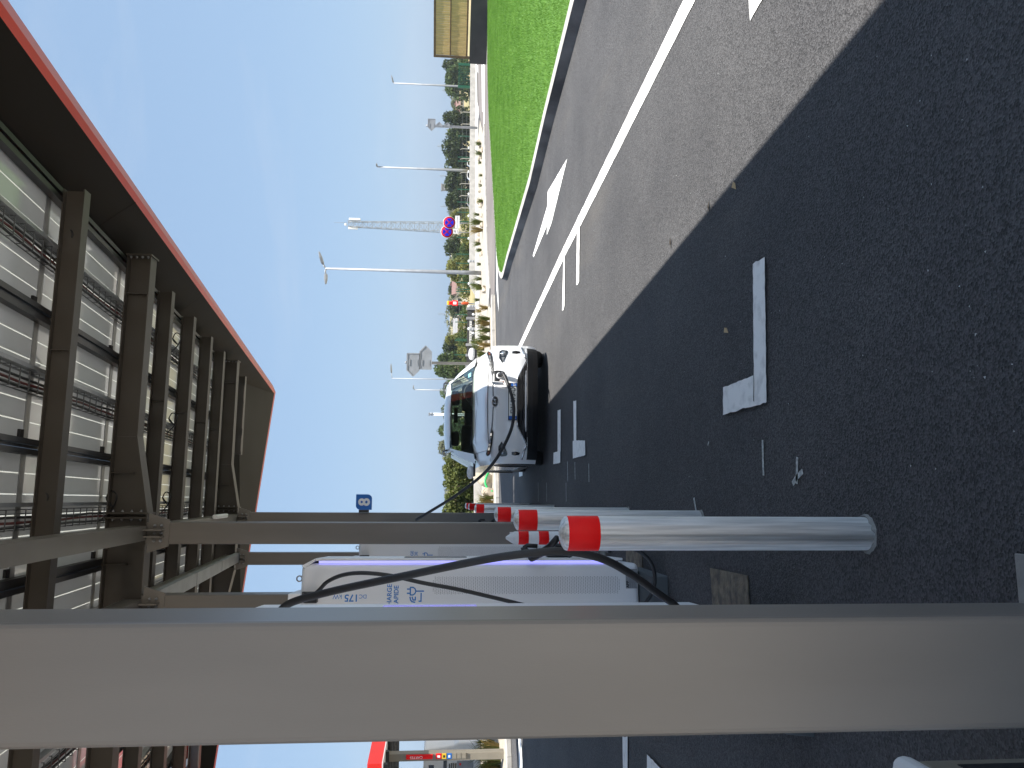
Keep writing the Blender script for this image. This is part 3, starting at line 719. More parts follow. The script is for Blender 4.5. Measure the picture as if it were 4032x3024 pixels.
cable(c2, [AY(1225, 2352, 5.12), AY(1258, 2322, 5.07), AY(1290, 2290, 5.03), AY(1350, 2264, 5.0), AY(1430, 2256, 4.98), AY(1540, 2267, 4.98), AY(1660, 2294, 4.98), AY(1800, 2320, 4.99), AY(1940, 2352, 5.0), AY(2030, 2374, 5.0), AY(2120, 2396, 5.02)], .0130)
cable(c2, [AY(2240, 2190, 5.25), AY(2330, 2150, 5.1), AY(2430, 2145, 4.95), AY(2500, 2164, 4.9), AY(2545, 2192, 4.88), AY(2572, 2236, 4.88), AY(2578, 2290, 4.88), AY(2566, 2335, 4.9), AY(2540, 2375, 4.93), AY(2500, 2420, 5.0)], .0125)
b = MB(); b.tube([toL(c2, p) for p in (AY(2195, 2118, 5.0), AY(2168, 2150, 5.05), AY(2140, 2172, 5.1), AY(2090, 2196, 5.18))], .022, 8, .03); b.build('plug', M_blk, c2)

# ------------------------------------------------------------------ bollards and the striped post
def bollard():
    o = row_thing('steel_bollard', '', 'bollard')
    R_ = .0585
    b = MB(); b.lathe((0, 0, 0), [(R_, 0), (R_, 1.086), (R_*.95, 1.092), (R_*.75, 1.100), (R_*.45, 1.107), (R_*.15, 1.110), (.001, 1.110)], 36); b.build('post', M_steel, o)
    b = MB(); b.lathe((0, 0, 0), [(R_+.0008, .975), (R_+.0012, .976), (R_+.0012, 1.082), (R_+.0008, 1.083)], 36); b.build('reflective_band', M_bred, o)
    b = MB(); rr = random.Random(5)
    ring = [(( R_+.003+rr.uniform(0, .012))*math.cos(a), (R_+.001+rr.uniform(0, .007))*math.sin(a)) for a in np.linspace(0, 6.283, 30)[:-1]]
    b.ring([[(x, y, 0) for x, y in ring], [(x*.93, y*.93, .006+rr.uniform(0, .012)) for x, y in ring]]); b.build('mortar_collar', M_concd, o)
    return o
proto = bollard(); used = False
for s, l in ((0, 'brushed steel bollard with a red band, the big one nearest the camera'), (1.82, 'second brushed steel bollard from the camera, overlapped by the nearest one'), (3.64, 'third steel bollard of the row, ahead of the canopy column'),
             (8.08, 'fourth steel bollard of the row, small, beside the car bay'), (11.2, 'fifth steel bollard, only its red top showing above the fourth'), (13.35, 'farthest steel bollard, a sliver of red top at the end of the row')):
    o = copy_tree(proto) if used else proto; used = True
    o.location = W(0, s); o['label'] = l; o['group'] = 'steel bollards in front of the chargers'; o.rotation_euler.z = AZ + s
o = row_thing('striped_post', 'red and white striped plastic post with a pointed top behind the bollards', 'marker post', -.225, 4.45)
b = MB(); b.lathe((0, 0, 0), [(.105, .03), (.075, .05), (.062, .06), (.058, .86), (.056, .875)], 20)
b.lathe((0, 0, 0), [(.058, .87), (.05, .89), (.022, .935), (.012, .95), (.003, .953)], 8); b.build('shaft', M_white2, o)
b = MB(); b.box((-.13, -.13, 0), (.13, .13, .035)); b.build('base', M_blk, o, bevel=.012)
for z in (.745, .56, .375, .19):
    b = MB(); b.lathe((0, 0, 0), [(.0602+(.86-z)*.004, z), (.0608+(.86-z)*.004, z+.001), (.0596+(.86-z)*.004, z+.091), (.0590+(.86-z)*.004, z+.092)], 20); b.build('red_band', M_bred, o)
b = MB(); b.box((.02, -.012, .89), (.052, .012, .915)); b.box((-.06, -.01, .855), (-.03, .01, .87)); b.build('lug', M_white2, o)

# ------------------------------------------------------------------ white electric car, nose towards the camera
car = row_thing('electric_car', 'white electric hatchback facing the camera with its nose flap open and charging', 'car', 1.55, 8.5)
HW = .895
def lerp(t, T):
    for (a, x), (c, y) in zip(T[:-1], T[1:]):
        if t <= c: return x + (y-x)*max(0, (t-a)/(c-a))
    return T[-1][1]
PZ = [(.17, .13), (.25, .05), (.35, .005), (.5, .0), (.62, .012), (.74, .028), (.82, .055), (.87, .12)]
def plan(u): a = abs(u)/HW; return .05*a*a + .23*a**8
def yf(u, z): return lerp(z, PZ) + plan(u)
HP = [(.12, .872), (.20, .905), (.34, .938), (.55, .975), (.8, 1.018), (1.0, 1.052), (1.17, 1.085)]      # hood line
def hz_(u, y): 
    a = abs(u)/HW
    crease = .018*math.exp(-((abs(u)-.52)/.10)**2)
    return lerp(y, HP) + .015*(1-a*a) + crease*min(1, max(0, (y-.2)/.4)) - .03*a**2 - .085*a**7
us = [-HW+2*HW*i/44 for i in range(45)]
us = [math.copysign(HW*(1-(1-abs(u)/HW)**1.0), u) for u in us]
b = MB(); b.s = True
rows = []
for u in us:
    c = plan(u); col = []
    for z, y in PZ: 
        col.append((u, y+c, z - (.0 if z < .8 else .035*(abs(u)/HW)**3)))
    for k, (y, z) in enumerate(HP[1:]):
        f = 1 - k/len(HP[1:]); yy = max(y + c*f*.92, col[-1][1]+.01)
        col.append((u, yy, hz_(u, y)))
    rows.append(col)
b.ring(rows, close=False, cap=False)
# flanks with wheel arches, underbody, tail
def flank(sg):
    x = sg*HW; top = [(r[1], r[2]) for r in rows[0 if sg < 0 else -1]]
    nose = [(y, z) for y, z in top]
    out = nose + [(1.9, 1.0), (3.2, 1.02), (3.95, 1.03), (4.15, .95), (4.18, .6), (4.10, .25), (3.85, .2)]
    for cy in (3.46, .86):
        out += [(cy+.375*math.cos(a), .33+.375*math.sin(a)) for a in np.linspace(-.35, math.pi+.35, 14)]
        if cy > 3: out += [(3.05, .2), (1.25, .2)]
    out += [(.46, .2)]
    return [(x, y, z) for y, z in out]
L_ = flank(-1); R__ = flank(1)
b.s = False
b.poly(L_); b.poly(R__)
i0 = len(rows[0])-1; i1 = i0+7
for k in range(i0, i1-1): b.poly([L_[k], L_[k+1], R__[k+1], R__[k]])
b.box((-.70, .3, .19), (.70, 3.9, .21)); b.box((-HW+.02, 1.3, .19), (HW-.02, 3.0, .23))
body = b.build('body', M_body, car)
b = MB(); b.box((-.68, .4, .25), (.68, 3.9, .5)); b.build('underbody', M_dark, car)
# hood panel laid proud of the wings, with shut lines
hy = [.17, .24, .36, .55, .8, 1.0, 1.14]
b = MB(); b.s = True
hu = [-.70+1.4*i/28 for i in range(29)]
b.ring([[(u, y+plan(u)*(1-(y-.12)/1.1)*.95, hz_(u, y)+.006) for y in hy] for u in hu], close=False, cap=False)
hd = b.build('hood', M_body, car)
b = MB()
for q in (0, -1):
    b.tube([(u, hy[q]+plan(u)*(1-(hy[q]-.12)/1.1)*.95, hz_(u, hy[q])+.003) for u in hu], .004, 5)
for u in (-.70, .70): b.tube([(u, y+plan(u)*(1-(y-.12)/1.1)*.95, hz_(u, y)+.003) for y in hy], .004, 5)
b.build('shut_line', M_dark, hd)
def band(name, u0, u1, zt, zb, off, m, parent=car, n=20, th=.012, bulge=None):
    b = MB(); A = []
    for i in range(n+1):
        u = u0+(u1-u0)*i/n; t, q = zt(u), zb(u)
        A.append([(u, yf(u, t)-off, t), (u, yf(u, (t+q)/2)-off-(.0 if not bulge else bulge), (t+q)/2), (u, yf(u, q)-off, q), (u, yf(u, q)+th, q), (u, yf(u, t)+th, t)])
    b.ring(A); return b.build(name, m, parent)
K = lambda v: (lambda u: v)
# lower grille: dark trapezoid opening with a bright lower lip, black chin below
band('lower_grille', -.60, .60, lambda u: min(.478, .34+(.60-abs(u))*.55), K(.332), .004, M_gloss)
for z, w in ((.385, .50), (.425, .42)):
    band('grille_bar', -w, w, K(z+.004), K(z-.004), .012, M_dark, n=12)
band('chin_lip', -.52, .52, K(.336), K(.326), .014, M_chrome)
band('chin', -.84, .84, K(.325), K(.162), .010, M_dark, n=30)
for q in (-1, 1):
    b = MB(); b.tube([(q*u, yf(u, z)-.008, z) for u, z in ((.84, .40), (.72, .375), (.64, .345))], .016, 6); b.tube([(q*u, yf(u, z)-.006, z) for u, z in ((.63, .34), (.45, .43), (.36, .475), (.30, .482))], .009, 6)
    b.build('grille_trim', M_chrome, car)
    # main lamp pod, thin running lamp, air slot
    def patch(name, out, off, m, parent, th=.02):
        bm = bmesh.new(); fc_ = bm.faces.new([bm.verts.new((u, 0, z)) for u, z in out])
        bmesh.ops.triangulate(bm, faces=[fc_]); bmesh.ops.subdivide_edges(bm, edges=bm.edges[:], cuts=3, use_grid_fill=True)
        bmesh.ops.solidify(bm, geom=bm.faces[:], thickness=th)
        b = MB(); ymax = max(abs(v.co.y) for v in bm.verts)
        for v in bm.verts: v.index = -1
        bm.verts.index_update()
        b.add([(q*v.co.x, yf(v.co.x, v.co.z)-off+abs(v.co.y), v.co.z) for v in bm.verts], [tuple(v.index for v in f.verts) for f in bm.faces]); bm.free()
        return b.build(name, m, parent)
    hl = patch('headlamp', [(.585, .705), (.66, .752), (.775, .742), (.80, .70), (.79, .628), (.765, .612), (.66, .655)], .006, M_gloss, car)
    b = MB(); b.lathe((q*.725, yf(.725, .68)-.012, .682), [(.040, .0), (.040, .008), (.032, .012)], 18, (0, -1, 0)); b.lathe((q*.725, yf(.725, .68)-.02, .682), [(.03, 0), (.026, .008), (.012, .014), (.001, .016)], 16, (0, -1, 0)); b.build('projector', M_lens, hl)
    b = MB(); b.prism([(q*.60, yf(.6, .69)-.010, .695), (q*.672, yf(.67, .69)-.010, .715), (q*.672, yf(.67, .69)-.010, .665)], (0, -.006, 0)); b.build('indicator', M_lens, hl)
    rl = patch('running_lamp', [(.40, .845), (.47, .866), (.62, .888), (.76, .925), (.79, .905), (.775, .868), (.60, .838), (.45, .825)], .012, M_dark, car, .05)
    for k in range(5):
        u = .46+k*.052
        b = MB(); b.prism([(q*u, yf(u, .85)-.018-.0, .838+(u-.4)*.12), (q*(u+.042), yf(u+.04, .85)-.018, .842+(u-.4)*.12), (q*(u+.042), yf(u+.04, .85)-.018, .866+(u-.4)*.14), (q*u, yf(u, .85)-.018, .860+(u-.4)*.14)], (0, .01, 0)); b.build('lamp_cell', M_lens, rl)
    b = MB(); b.prism([(q*.725, yf(.73, .88)-.03, .872), (q*.765, yf(.765, .88)-.03, .878), (q*.765, yf(.765, .88)-.03, .905), (q*.725, yf(.73, .88)-.03, .898)], (0, .01, 0)); b.build('indicator', M_amber, rl)
    patch('air_slot', [(.735, .555), (.775, .55), (.785, .5), (.775, .44), (.745, .43), (.73, .49)], .004, M_gloss, car)
    # black wheel-arch cladding and sill
    b = MB(); x = q*HW
    for cy in (.86, 3.46):
        A = np.linspace(-.30, math.pi+.30, 15)
        b.ring([[(x-q*.03, cy+r*math.cos(a), .33+r*math.sin(a)) for r in (.36, .44)] + [(x+q*.012, cy+r*math.cos(a), .33+r*math.sin(a)) for r in (.44, .36)] for a in A])
    b.box((min(x-q*.02, x+q*.012), 1.28, .19), (max(x-q*.02, x+q*.012), 3.04, .31)); b.build('arch_cladding', M_dark, car)
    # door mirror
    b = MB(); b.lathe((q*.985, 1.50, 1.105), [(.002, -.052), (.03, -.05), (.045, -.03), (.05, 0), (.046, .035), (.03, .055), (.002, .062)], 16)
    mo = b.build('door_mirror', M_body, car, smooth=True)
    me = mo.data; me.transform(Matrix.Translation((q*.985, 1.50, 1.105)) @ Matrix.Diagonal((2.15, 1.35, 1.0, 1)) @ Matrix.Translation((-q*.985, -1.50, -1.105)))
    b = MB(); b.box((min(q*.86, q*1.05), 1.45, 1.03), (max(q*.86, q*1.05), 1.56, 1.062)); b.prism([(q*.80, 1.47, 1.02), (q*.90, 1.47, 1.04), (q*.90, 1.55, 1.065), (q*.80, 1.55, 1.065)], (0, .02, .0)); b.build('mirror_foot', M_dark, mo)
    # roof rail, pillars
    b = MB(); b.tube(spline([(q*.585, 2.15, 1.50), (q*.60, 2.35, 1.565), (q*.60, 3.2, 1.57), (q*.58, 3.75, 1.52)], 5), .016, 6); b.build('roof_rail', M_dark, car)
for cy in (.86, 3.46):
    for q in (-1, 1):
        b = MB(); prof = [(.20, -.105), (.30, -.11), (.322, -.09), (.328, 0), (.322, .09), (.30, .11), (.20, .105)]
        b.lathe((q*.785, cy, .328), prof, 30, (1, 0, 0)); w = b.build('wheel', M_tyre, car)
        b = MB(); b.lathe((q*.80, cy, .328), [(.205, -.02), (.205, .075), (.17, .085), (.05, .07), (.001, .07)], 20, (q, 0, 0)); b.build('rim', M_galv, w)
# chrome line and nose emblem, number plate
b = MB()
for q in (-1, 1): b.tube([(q*u, yf(u, z)-.008, z) for u, z in ((.06, .83), (.14, .835), (.25, .838), (.36, .845), (.46, .862))], .012, 6)
b.build('nose_trim', M_grey, car)
b = MB(); EY = yf(0, .80)-.012
b.ring([[(.082*math.cos(a), EY-d, .805+.048*math.sin(a)) for a in np.linspace(0, 6.283, 29)[:-1]] for d in (-.02, 0.)]); em = b.build('emblem', M_dark, car)
b = MB(); b.tube([(.080*math.cos(a), EY-.002, .805+.047*math.sin(a)) for a in np.linspace(0, 6.283, 33)], .0055, 6)
for q in (-1, 1): b.tube([(q*.030-.010, EY-.006, .772), (q*.030+.010, EY-.006, .838)], .006, 6)
b.tube([(-.028, EY-.006, .797), (0, EY-.006, .806), (.028, EY-.006, .812)], .006, 6); b.build('emblem_letter', M_chrome, em)
PY = -.022
b = MB(); b.box((-.275, PY, .482), (.275, PY+.03, .617)); pl = b.build('number_plate', M_dark, car, bevel=.004)
b = MB(); b.box((-.215, PY-.002, .492), (.215, PY-.001, .607)); b.build('plate_face', M_plate, pl)
b = MB(); b.box((-.266, PY-.002, .492), (-.216, PY-.001, .607)); b.box((.216, PY-.002, .492), (.266, PY-.001, .575)); b.build('plate_end', M_pblue, pl)
text('registration', 'EW-075-DJ', .100, M_ink, pl, (-.205, PY-.004, .514), (1, 0, 0), (0, 0, 1), 'LEFT', .001, .001).scale.x = .88
text('department', '57', .045, M_plate, pl, (.224, PY-.004, .512), (1, 0, 0), (0, 0, 1), 'LEFT', .001)
text('country', 'F', .045, M_plate, pl, (-.252, PY-.004, .505), (1, 0, 0), (0, 0, 1), 'LEFT', .001)
# closed grille texture: rows of small dashes
b = MB()
for i in range(-14, 15):
    for j in range(8):
        u = i*.034+(j % 2)*.017; z = .64+j*.020
        if abs(u) > .46-abs(z-.70)*.6 or (u > .20 and z > .65) or (abs(u) < .10 and z > .745): continue
        b.box((u-.007, yf(u, z)-.0025, z-.0025), (u+.007, yf(u, z)+.002, z+.0025))
b.build('nose_pattern', M_grey, car)
# charging port with open flap, plug and cable
b = MB(); b.box((.27, yf(.37, .75)-.006, .665), (.47, yf(.37, .75)+.03, .825)); pt = b.build('charging_port', M_dark, car, bevel=.02)
b = MB(); b.prism([(.24, -.02, .835), (.265, -.16, .875), (.255, -.165, .71), (.24, -.02, .68)], (.012, 0, 0)); b.build('port_flap', M_body, pt)
b = MB(); b.box((.27, -.055, .68), (.292, -.03, .76)); b.build('port_cap', M_amber, pt)
b = MB(); b.lathe((.385, yf(.37, .74)-.006, .745), [(.046, 0), (.046, .035), (.040, .04)], 18, (0, -1, 0)); b.build('socket', M_white2, pt)
P0 = car.location; tw = lambda x, y, z: P0 + ET*x + ES*y + Vector((0, 0, z))
c = [tw(.385, -.03, .745), tw(.385, -.12, .735), tw(.38, -.20, .70), AY(2007, 1532, 11.0), AY(2020, 1580, 10.98), AY(2023, 1625, 10.97), AY(2013, 1690, 10.98), AY(1976, 1771, 11.05), AY(1933, 1834, 11.2), AY(1880, 1887, 11.5), AY(1790, 1954, 11.8), AY(1700, 2010, 12.2), AY(1640, 2046, 12.6)]
cc = cable(c4, c, .023)
b = MB(); b.tube([toL(c4, p) for p in (c[0], c[1])], .036, 10, .030); b.tube([toL(c4, p) for p in (c[1], c[2], c[3])], .030, 10, .022); b.build('plug', M_blk, cc)
# greenhouse: glass, roof, pillars, cabin
ws = lambda k, x: (x, 1.10+k*.95-.10*(1-(x/.7)**2)*(1-k*.4), 1.085+k*.375+.02*k*(1-k))
b = MB(); b.s = True
b.ring([[ws(k, x*(.705-k*.15)) for x in np.linspace(-1, 1, 13)] for k in np.linspace(0, 1, 7)], close=False, cap=False); b.build('windscreen', M_glass, car)
b = MB(); b.s = True
ry = [(2.03, 1.455), (2.15, 1.505), (2.4, 1.545), (2.9, 1.565), (3.4, 1.55), (3.85, 1.50), (4.0, 1.46)]
b.ring([[(x, y-.10*(1-(x/.6)**2)*max(0, 1-(y-2.03)/.6), z-.055*(abs(x)/.6)**3) for x in np.linspace(-.60, .60, 15)] for y, z in ry], close=False, cap=False); b.build('roof', M_body, car)
b = MB(); b.s = True
b.ring([[ws(k, x*.55)[0:1]+(ws(k, x*.55)[1]+.01, ws(k, x*.55)[2]-.01) for x in np.linspace(-1, 1, 9)] for k in (.93, 1.0)], close=False, cap=False); b.build('sun_band', M_dark, car)
for q in (-1, 1):
    b = MB(); b.ring([[(q*x1, y-.02, z), (q*(x1+w1), y+.10, z-.03), (q*(x1+w1-.02), y+.30, z-.03), (q*(x1-.0), y+.05, z)] for w1, x1, y, z in ((.15, .71, 1.10, 1.075), (.125, .665, 1.40, 1.20), (.10, .61, 1.75, 1.345), (.07, .555, 2.05, 1.455))])
    b.ring([[(q*.555, y, z-.02), (q*.62, y, z-.045), (q*.62, y+.02, z-.07), (q*.555, y+.02, z-.05)] for y, z in ry])
    b.ring([[(q*.60, 3.95, 1.45), (q*.62, 3.75, 1.43), (q*.60, 3.70, 1.43)], [(q*.84, 4.02, 1.03), (q*.86, 3.6, 1.01), (q*.84, 3.55, 1.01)]])
    b.build('pillar', M_body, car)
    b = MB(); b.ring([[(q*.58, 2.66, 1.49), (q*.60, 2.74, 1.49)], [(q*.82, 2.60, 1.0), (q*.82, 2.72, 1.0)]], close=False, cap=False); b.build('centre_pillar', M_dark, car)
    b = MB(); b.poly([(q*.78, 1.25, 1.03), (q*.615, 2.05, 1.43), (q*.625, 3.3, 1.50), (q*.63, 3.75, 1.42), (q*.86, 3.6, 1.02)]); b.build('side_window', M_glasst, car)
b = MB(); b.poly([(-.60, 3.97, 1.45), (.60, 3.97, 1.45), (.80, 4.10, 1.05), (-.80, 4.10, 1.05)]); b.build('rear_window', M_glasst, car)
b = MB(); b.box((-.78, 1.13, .99), (.78, 1.75, 1.055)); b.box((-.78, 1.75, .80), (.78, 3.9, 1.0)); b.build('dashboard', M_dark, car, bevel=.02)
for q in (-1, 1):
    b = MB(); b.box((q*.36-.24, 2.35, .9), (q*.36+.24, 2.52, 1.25)); st = b.build('front_seat', M_seat, car, bevel=.06, seg=3)
    b = MB(); b.box((q*.36-.13, 2.42, 1.29), (q*.36+.13, 2.52, 1.43)); b.build('headrest', M_seat, st, bevel=.04, seg=3)
b = MB(); b.box((-.66, 3.3, .9), (.66, 3.45, 1.18)); b.build('rear_seat', M_seat, car, bevel=.05)
b = MB(); b.tube([(.36+.185*math.cos(a), 1.78+.06*math.sin(a), 1.06+.16*math.sin(a)) for a in np.linspace(0, 6.283, 25)], .016, 6); b.build('steering_wheel', M_dark, car)
b = MB(); b.box((-.13, 1.93, 1.325), (.13, 1.96, 1.39)); b.tube([(0, 1.95, 1.39), (0, 2.0, 1.44)], .012, 6); b.build('rear_view_mirror', M_dark, car, bevel=.01)
b = MB()
for x0, x1 in ((.62, .05), (-.02, -.58)): b.tube([(x0, 1.08-.10*(1-(x0/.7)**2), 1.10), (x0*.5+x1*.5, 1.05, 1.105), (x1, 1.09-.10*(1-(x1/.7)**2), 1.125)], .008, 5)
b.build('wiper', M_dark, car)
b = MB(); q = [ws(k, x) for k, x in ((.12, .555), (.12, .62), (.22, .605), (.22, .545))]; b.poly([(x, y-.004, z) for x, y, z in q]); b.build('windscreen_sticker', pbr('pale_blue_sticker', (.25, .62, .72), .5), car)
# ------------------------------------------------------------------ background: terrain height, vegetation helpers
def zt(Y): return lerp(Y, list(zip(ys, zs)))
def leafmesh(name, blobs, n, size, m, parent=None, flat_=.0):
    """many small leaf faces over the surface and through the volume of several lobes"""
    bl = np.array(blobs, float); vol = (bl[:, 3]*bl[:, 4]+bl[:, 4]*bl[:, 5]+bl[:, 3]*bl[:, 5]); k = rng.choice(len(bl), n, p=vol/vol.sum())
    d = rng.normal(size=(n, 3)); d /= np.linalg.norm(d, axis=1)[:, None]
    r = rng.uniform(.45, 1.0, n)**.45*rng.uniform(.92, 1.12, n)
    c = bl[k, :3] + d*bl[k, 3:6]*r[:, None]
    a = rng.normal(size=(n, 3)); a = a*.8+d*.6; a /= np.linalg.norm(a, axis=1)[:, None]
    t = np.cross(a, rng.normal(size=(n, 3))); t /= np.linalg.norm(t, axis=1)[:, None]; w = np.cross(a, t)
    s = (size*rng.uniform(.5, 1.4, n))[:, None]
    v = np.stack([c-t*s, c+w*s*.6, c+t*s, c-w*s*.6], 1).astype(np.float32)
    me = bpy.data.meshes.new(name); me.vertices.add(4*n); me.vertices.foreach_set('co', v.ravel())
    me.loops.add(4*n); me.loops.foreach_set('vertex_index', np.arange(4*n, dtype=np.int32))
    me.polygons.add(n); me.polygons.foreach_set('loop_start', np.arange(0, 4*n, 4, dtype=np.int32)); me.polygons.foreach_set('loop_total', np.full(n, 4, np.int32))
    me.update(); me.validate(); me.materials.append(m)
    o = bpy.data.objects.new(name, me); COL.objects.link(o)
    if parent is not None: o.parent = parent
    return o
def tree(yc, hw, xt, D, m, label, cat='tree', name='broadleaf_tree', n=2300, low=.12, group=None, lobes=9, narrow=1.0, zb=None):
    base = AY(1800, yc, D); z0 = zt(D) if zb is None else zb; top = AY(xt, yc, D).z; H = top-z0; W_ = 1.36*hw*D/FPX
    o = thing(name, label, cat, (base.x, D, z0), rng.uniform(0, 6), group)
    o.rotation_euler.z = 0
    bl = []
    for i in range(lobes):
        a = rng.uniform(0, 6.283); rr = rng.uniform(.15, .68); f = rng.uniform(low+.12, .86)
        tap = (1-abs(f-.45)*narrow)
        w = W_*rng.uniform(.34, .52)
        bl.append((math.cos(a)*W_*rr*tap, math.sin(a)*W_*rr*tap, H*f, w, w, min(H*rng.uniform(.13, .22), H*(1-f)+.0*H)))
    bl.append((0, 0, H*.80, W_*.45, W_*.45, H*.20)); bl.append((-W_*.5, 0, H*.42, W_*.48, W_*.4, H*.26)); bl.append((W_*.5, 0, H*.42, W_*.48, W_*.4, H*.26))
    if low < .3 and cat == 'tree': bl += [(q*W_*.62, rng.uniform(-.3, .3)*W_, H*.17, W_*.40, W_*.35, H*.17) for q in (-1, 0, 1)]
    leafmesh('crown', bl, n, max(W_, H*.5)*.085, m, o)
    b = MB(); b.tube([(0, 0, -.2), (0, 0, H*.3), (W_*.05, 0, H*.62)], H*.03+.03, 7, .03)
    for i in range(4):
        a = i*1.6+rng.uniform(0, 1); b.tube([(0, 0, H*.28), (math.cos(a)*W_*.35, math.sin(a)*W_*.35, H*.62)], H*.014+.015, 5, .01)
    b.build('trunk', M_bark, o)
    return o
# far trees, in order from right to left along the skyline
G1 = 'trees along the far side of the field'
for a in (
 (262, 26, 1741, 250, M_lf_dark, 'dark tree at the right end of the skyline beside the wood panel fence'),
 (318, 62, 1753, 235, M_lf_mid, 'broad light green tree behind the green gate'),
 (408, 26, 1775, 330, M_lf_pale, 'pale olive bush right of the pink-roofed shed'),
 (463, 36, 1743, 215, M_lf_dark, 'round dark tree behind the right-hand signpost'),
 (520, 22, 1763, 220, M_lf_mid, 'small bright tree between the round dark tree and the long dark hedge trees'),
 (580, 52, 1737, 225, M_lf_dark, 'tall dark tree, first of the long dark row right of the single lamp post'),
 (655, 48, 1750, 228, M_lf_dark, 'dark tree standing behind the single lamp post'),
 (725, 50, 1748, 225, M_lf_dark, 'dark tree left of the single lamp post in the long row'),
 (790, 42, 1754, 222, M_lf_dark, 'dark tree at the left end of the long row, right of the no-stopping signs'),
 (848, 24, 1772, 210, M_lf_yel, 'small yellowish bush right of the no-stopping signs'),
 (972, 40, 1747, 190, M_lf_dark, 'round dark green tree left of the no-stopping signs'),
 (1015, 22, 1783, 185, M_lf_mid, 'low green bush left of the round tree by the signs'),
 (1068, 46, 1756, 150, M_lf_yel, 'yellow-green tree behind the double lamp post'),
 (1140, 30, 1765, 300, M_lf_dark, 'dark tree behind the pink-roofed house'),
 (1218, 27, 1762, 240, M_lf_dark, 'dark tree left of the red extinguisher post'),
 (1266, 14, 1776, 300, M_lf_mid, 'small tree peeping over the grey-roofed house'),
 (1336, 22, 1752, 170, M_lf_yel, 'yellowish tree left of the grey-roofed house'),
 (1372, 34, 1741, 175, M_lf_dark, 'dark green tree right of the signpost with two arrow signs'),
 (1418, 28, 1722, 165, M_lf_mid, 'green tree just right of the pole of the two arrow signs'),
 (1465, 36, 1709, 160, M_lf_mid, 'tall green tree left of the pole of the two arrow signs'),
 (1545, 38, 1731, 210, M_lf_mid, 'tree showing over the right half of the car roof'),
 (1615, 40, 1736, 230, M_lf_dark, 'tree showing over the middle of the car roof'),
 (1696, 34, 1721, 190, M_lf_mid, 'bushy tree over the left half of the car roof'),
 (1768, 40, 1723, 260, M_lf_pale, 'pale hazy tree between the car roof and the hedge')):
    tree(*a, group=G1)
bl = [(rng.uniform(-150, 260), rng.uniform(0, 14), rng.uniform(-1, 2.2), rng.uniform(5, 10), 5, rng.uniform(2.5, 4.6)) for _ in range(95)]
o = leafmesh('far_wood', bl, 15000, .9, M_lf_pale); o.location = (0, 430, -2); tag(o, kind='stuff')
# scrub band in front of the trees
rs = random.Random(4)
for i, (yc, xt) in enumerate(((1235, 1808), (1285, 1803), (1330, 1797), (1390, 1800), (1440, 1805), (1150, 1806), (1100, 1808), (940, 1812), (985, 1808), (880, 1812))):
    tree(yc, 34, xt, 120, (M_lf_mid, M_lf_yel)[i % 2], 'low wild bush in the scrub before the far trees', 'bush', 'scrub_bush', 600, 0., 'wild bushes in the scrub', 6)
# near hedge on the left, behind the low wall
for i, (yc, hw, xt) in enumerate(((1800, 34, 1748), (1850, 36, 1742), (1905, 38, 1744), (1958, 38, 1750), (2010, 36, 1738), (2070, 40, 1742))):
    D = 36+i*.3
    l = ('hedge bush at the right end of the hedge, behind the car mirror', 'hedge bush above the first boulder, second from the right', 'hedge bush in the middle of the hedge behind the green hose', 'hedge bush left of the hose, crossed by the charging cable', 'yellowish hedge bush beside the far canopy column', 'hedge bush hidden behind the canopy columns')[i]
    tree(yc, hw, xt, D, M_lf_hedge, l, 'hedge', 'hedge_bush', 2600, -.05, 'bushes of the leafy hedge', 14, .3, 0)

# low walls
def wallrun(name, label, px, D_or_none, h, th, m, cat='wall'):
    b = MB(); P = [G(*q) for q in px]
    for a, c in zip(P[:-1], P[1:]):
        d = (c-a).normalized(); n = Vector((-d.y, d.x, 0))*th
        if n.y < 0: n = -n
        b.add([a, c, c+n, a+n] + [v+Vector((0, 0, h)) for v in (a, c, c+n, a+n)], [(0,3,2,1),(4,5,6,7),(0,1,5,4),(1,2,6,5),(2,3,7,6),(3,0,4,7)])
    return tag(b.build(name, m, bevel=.01), label, cat)
w = wallrun('low_wall', 'long low white concrete wall beyond the road, ending in a ramp', [(1873, 240), (1872, 560), (1872, 860), (1872, 1122)], None, .355, .25, M_conc)
b = MB(); a = G(1872, 1123); c = G(1873, 1160); n = Vector((0, .25, 0)); z = Vector((0, 0, .355))
b.add([a, c, c+n, a+n, a+z, a+n+z, c+Vector((0, 0, .05)), c+n+Vector((0, 0, .05))], [(0, 1, 2, 3), (0, 4, 6, 1), (4, 5, 7, 6), (3, 2, 7, 5), (1, 6, 7, 2)]); b.build('ramp_end', M_conc, w)
wallrun('low_wall', 'low white concrete wall under the leafy hedge, behind the boulders', [(1895, 1760), (1896, 1850), (1898, 2010), (1904, 2200)], None, .33, .22, M_conc)
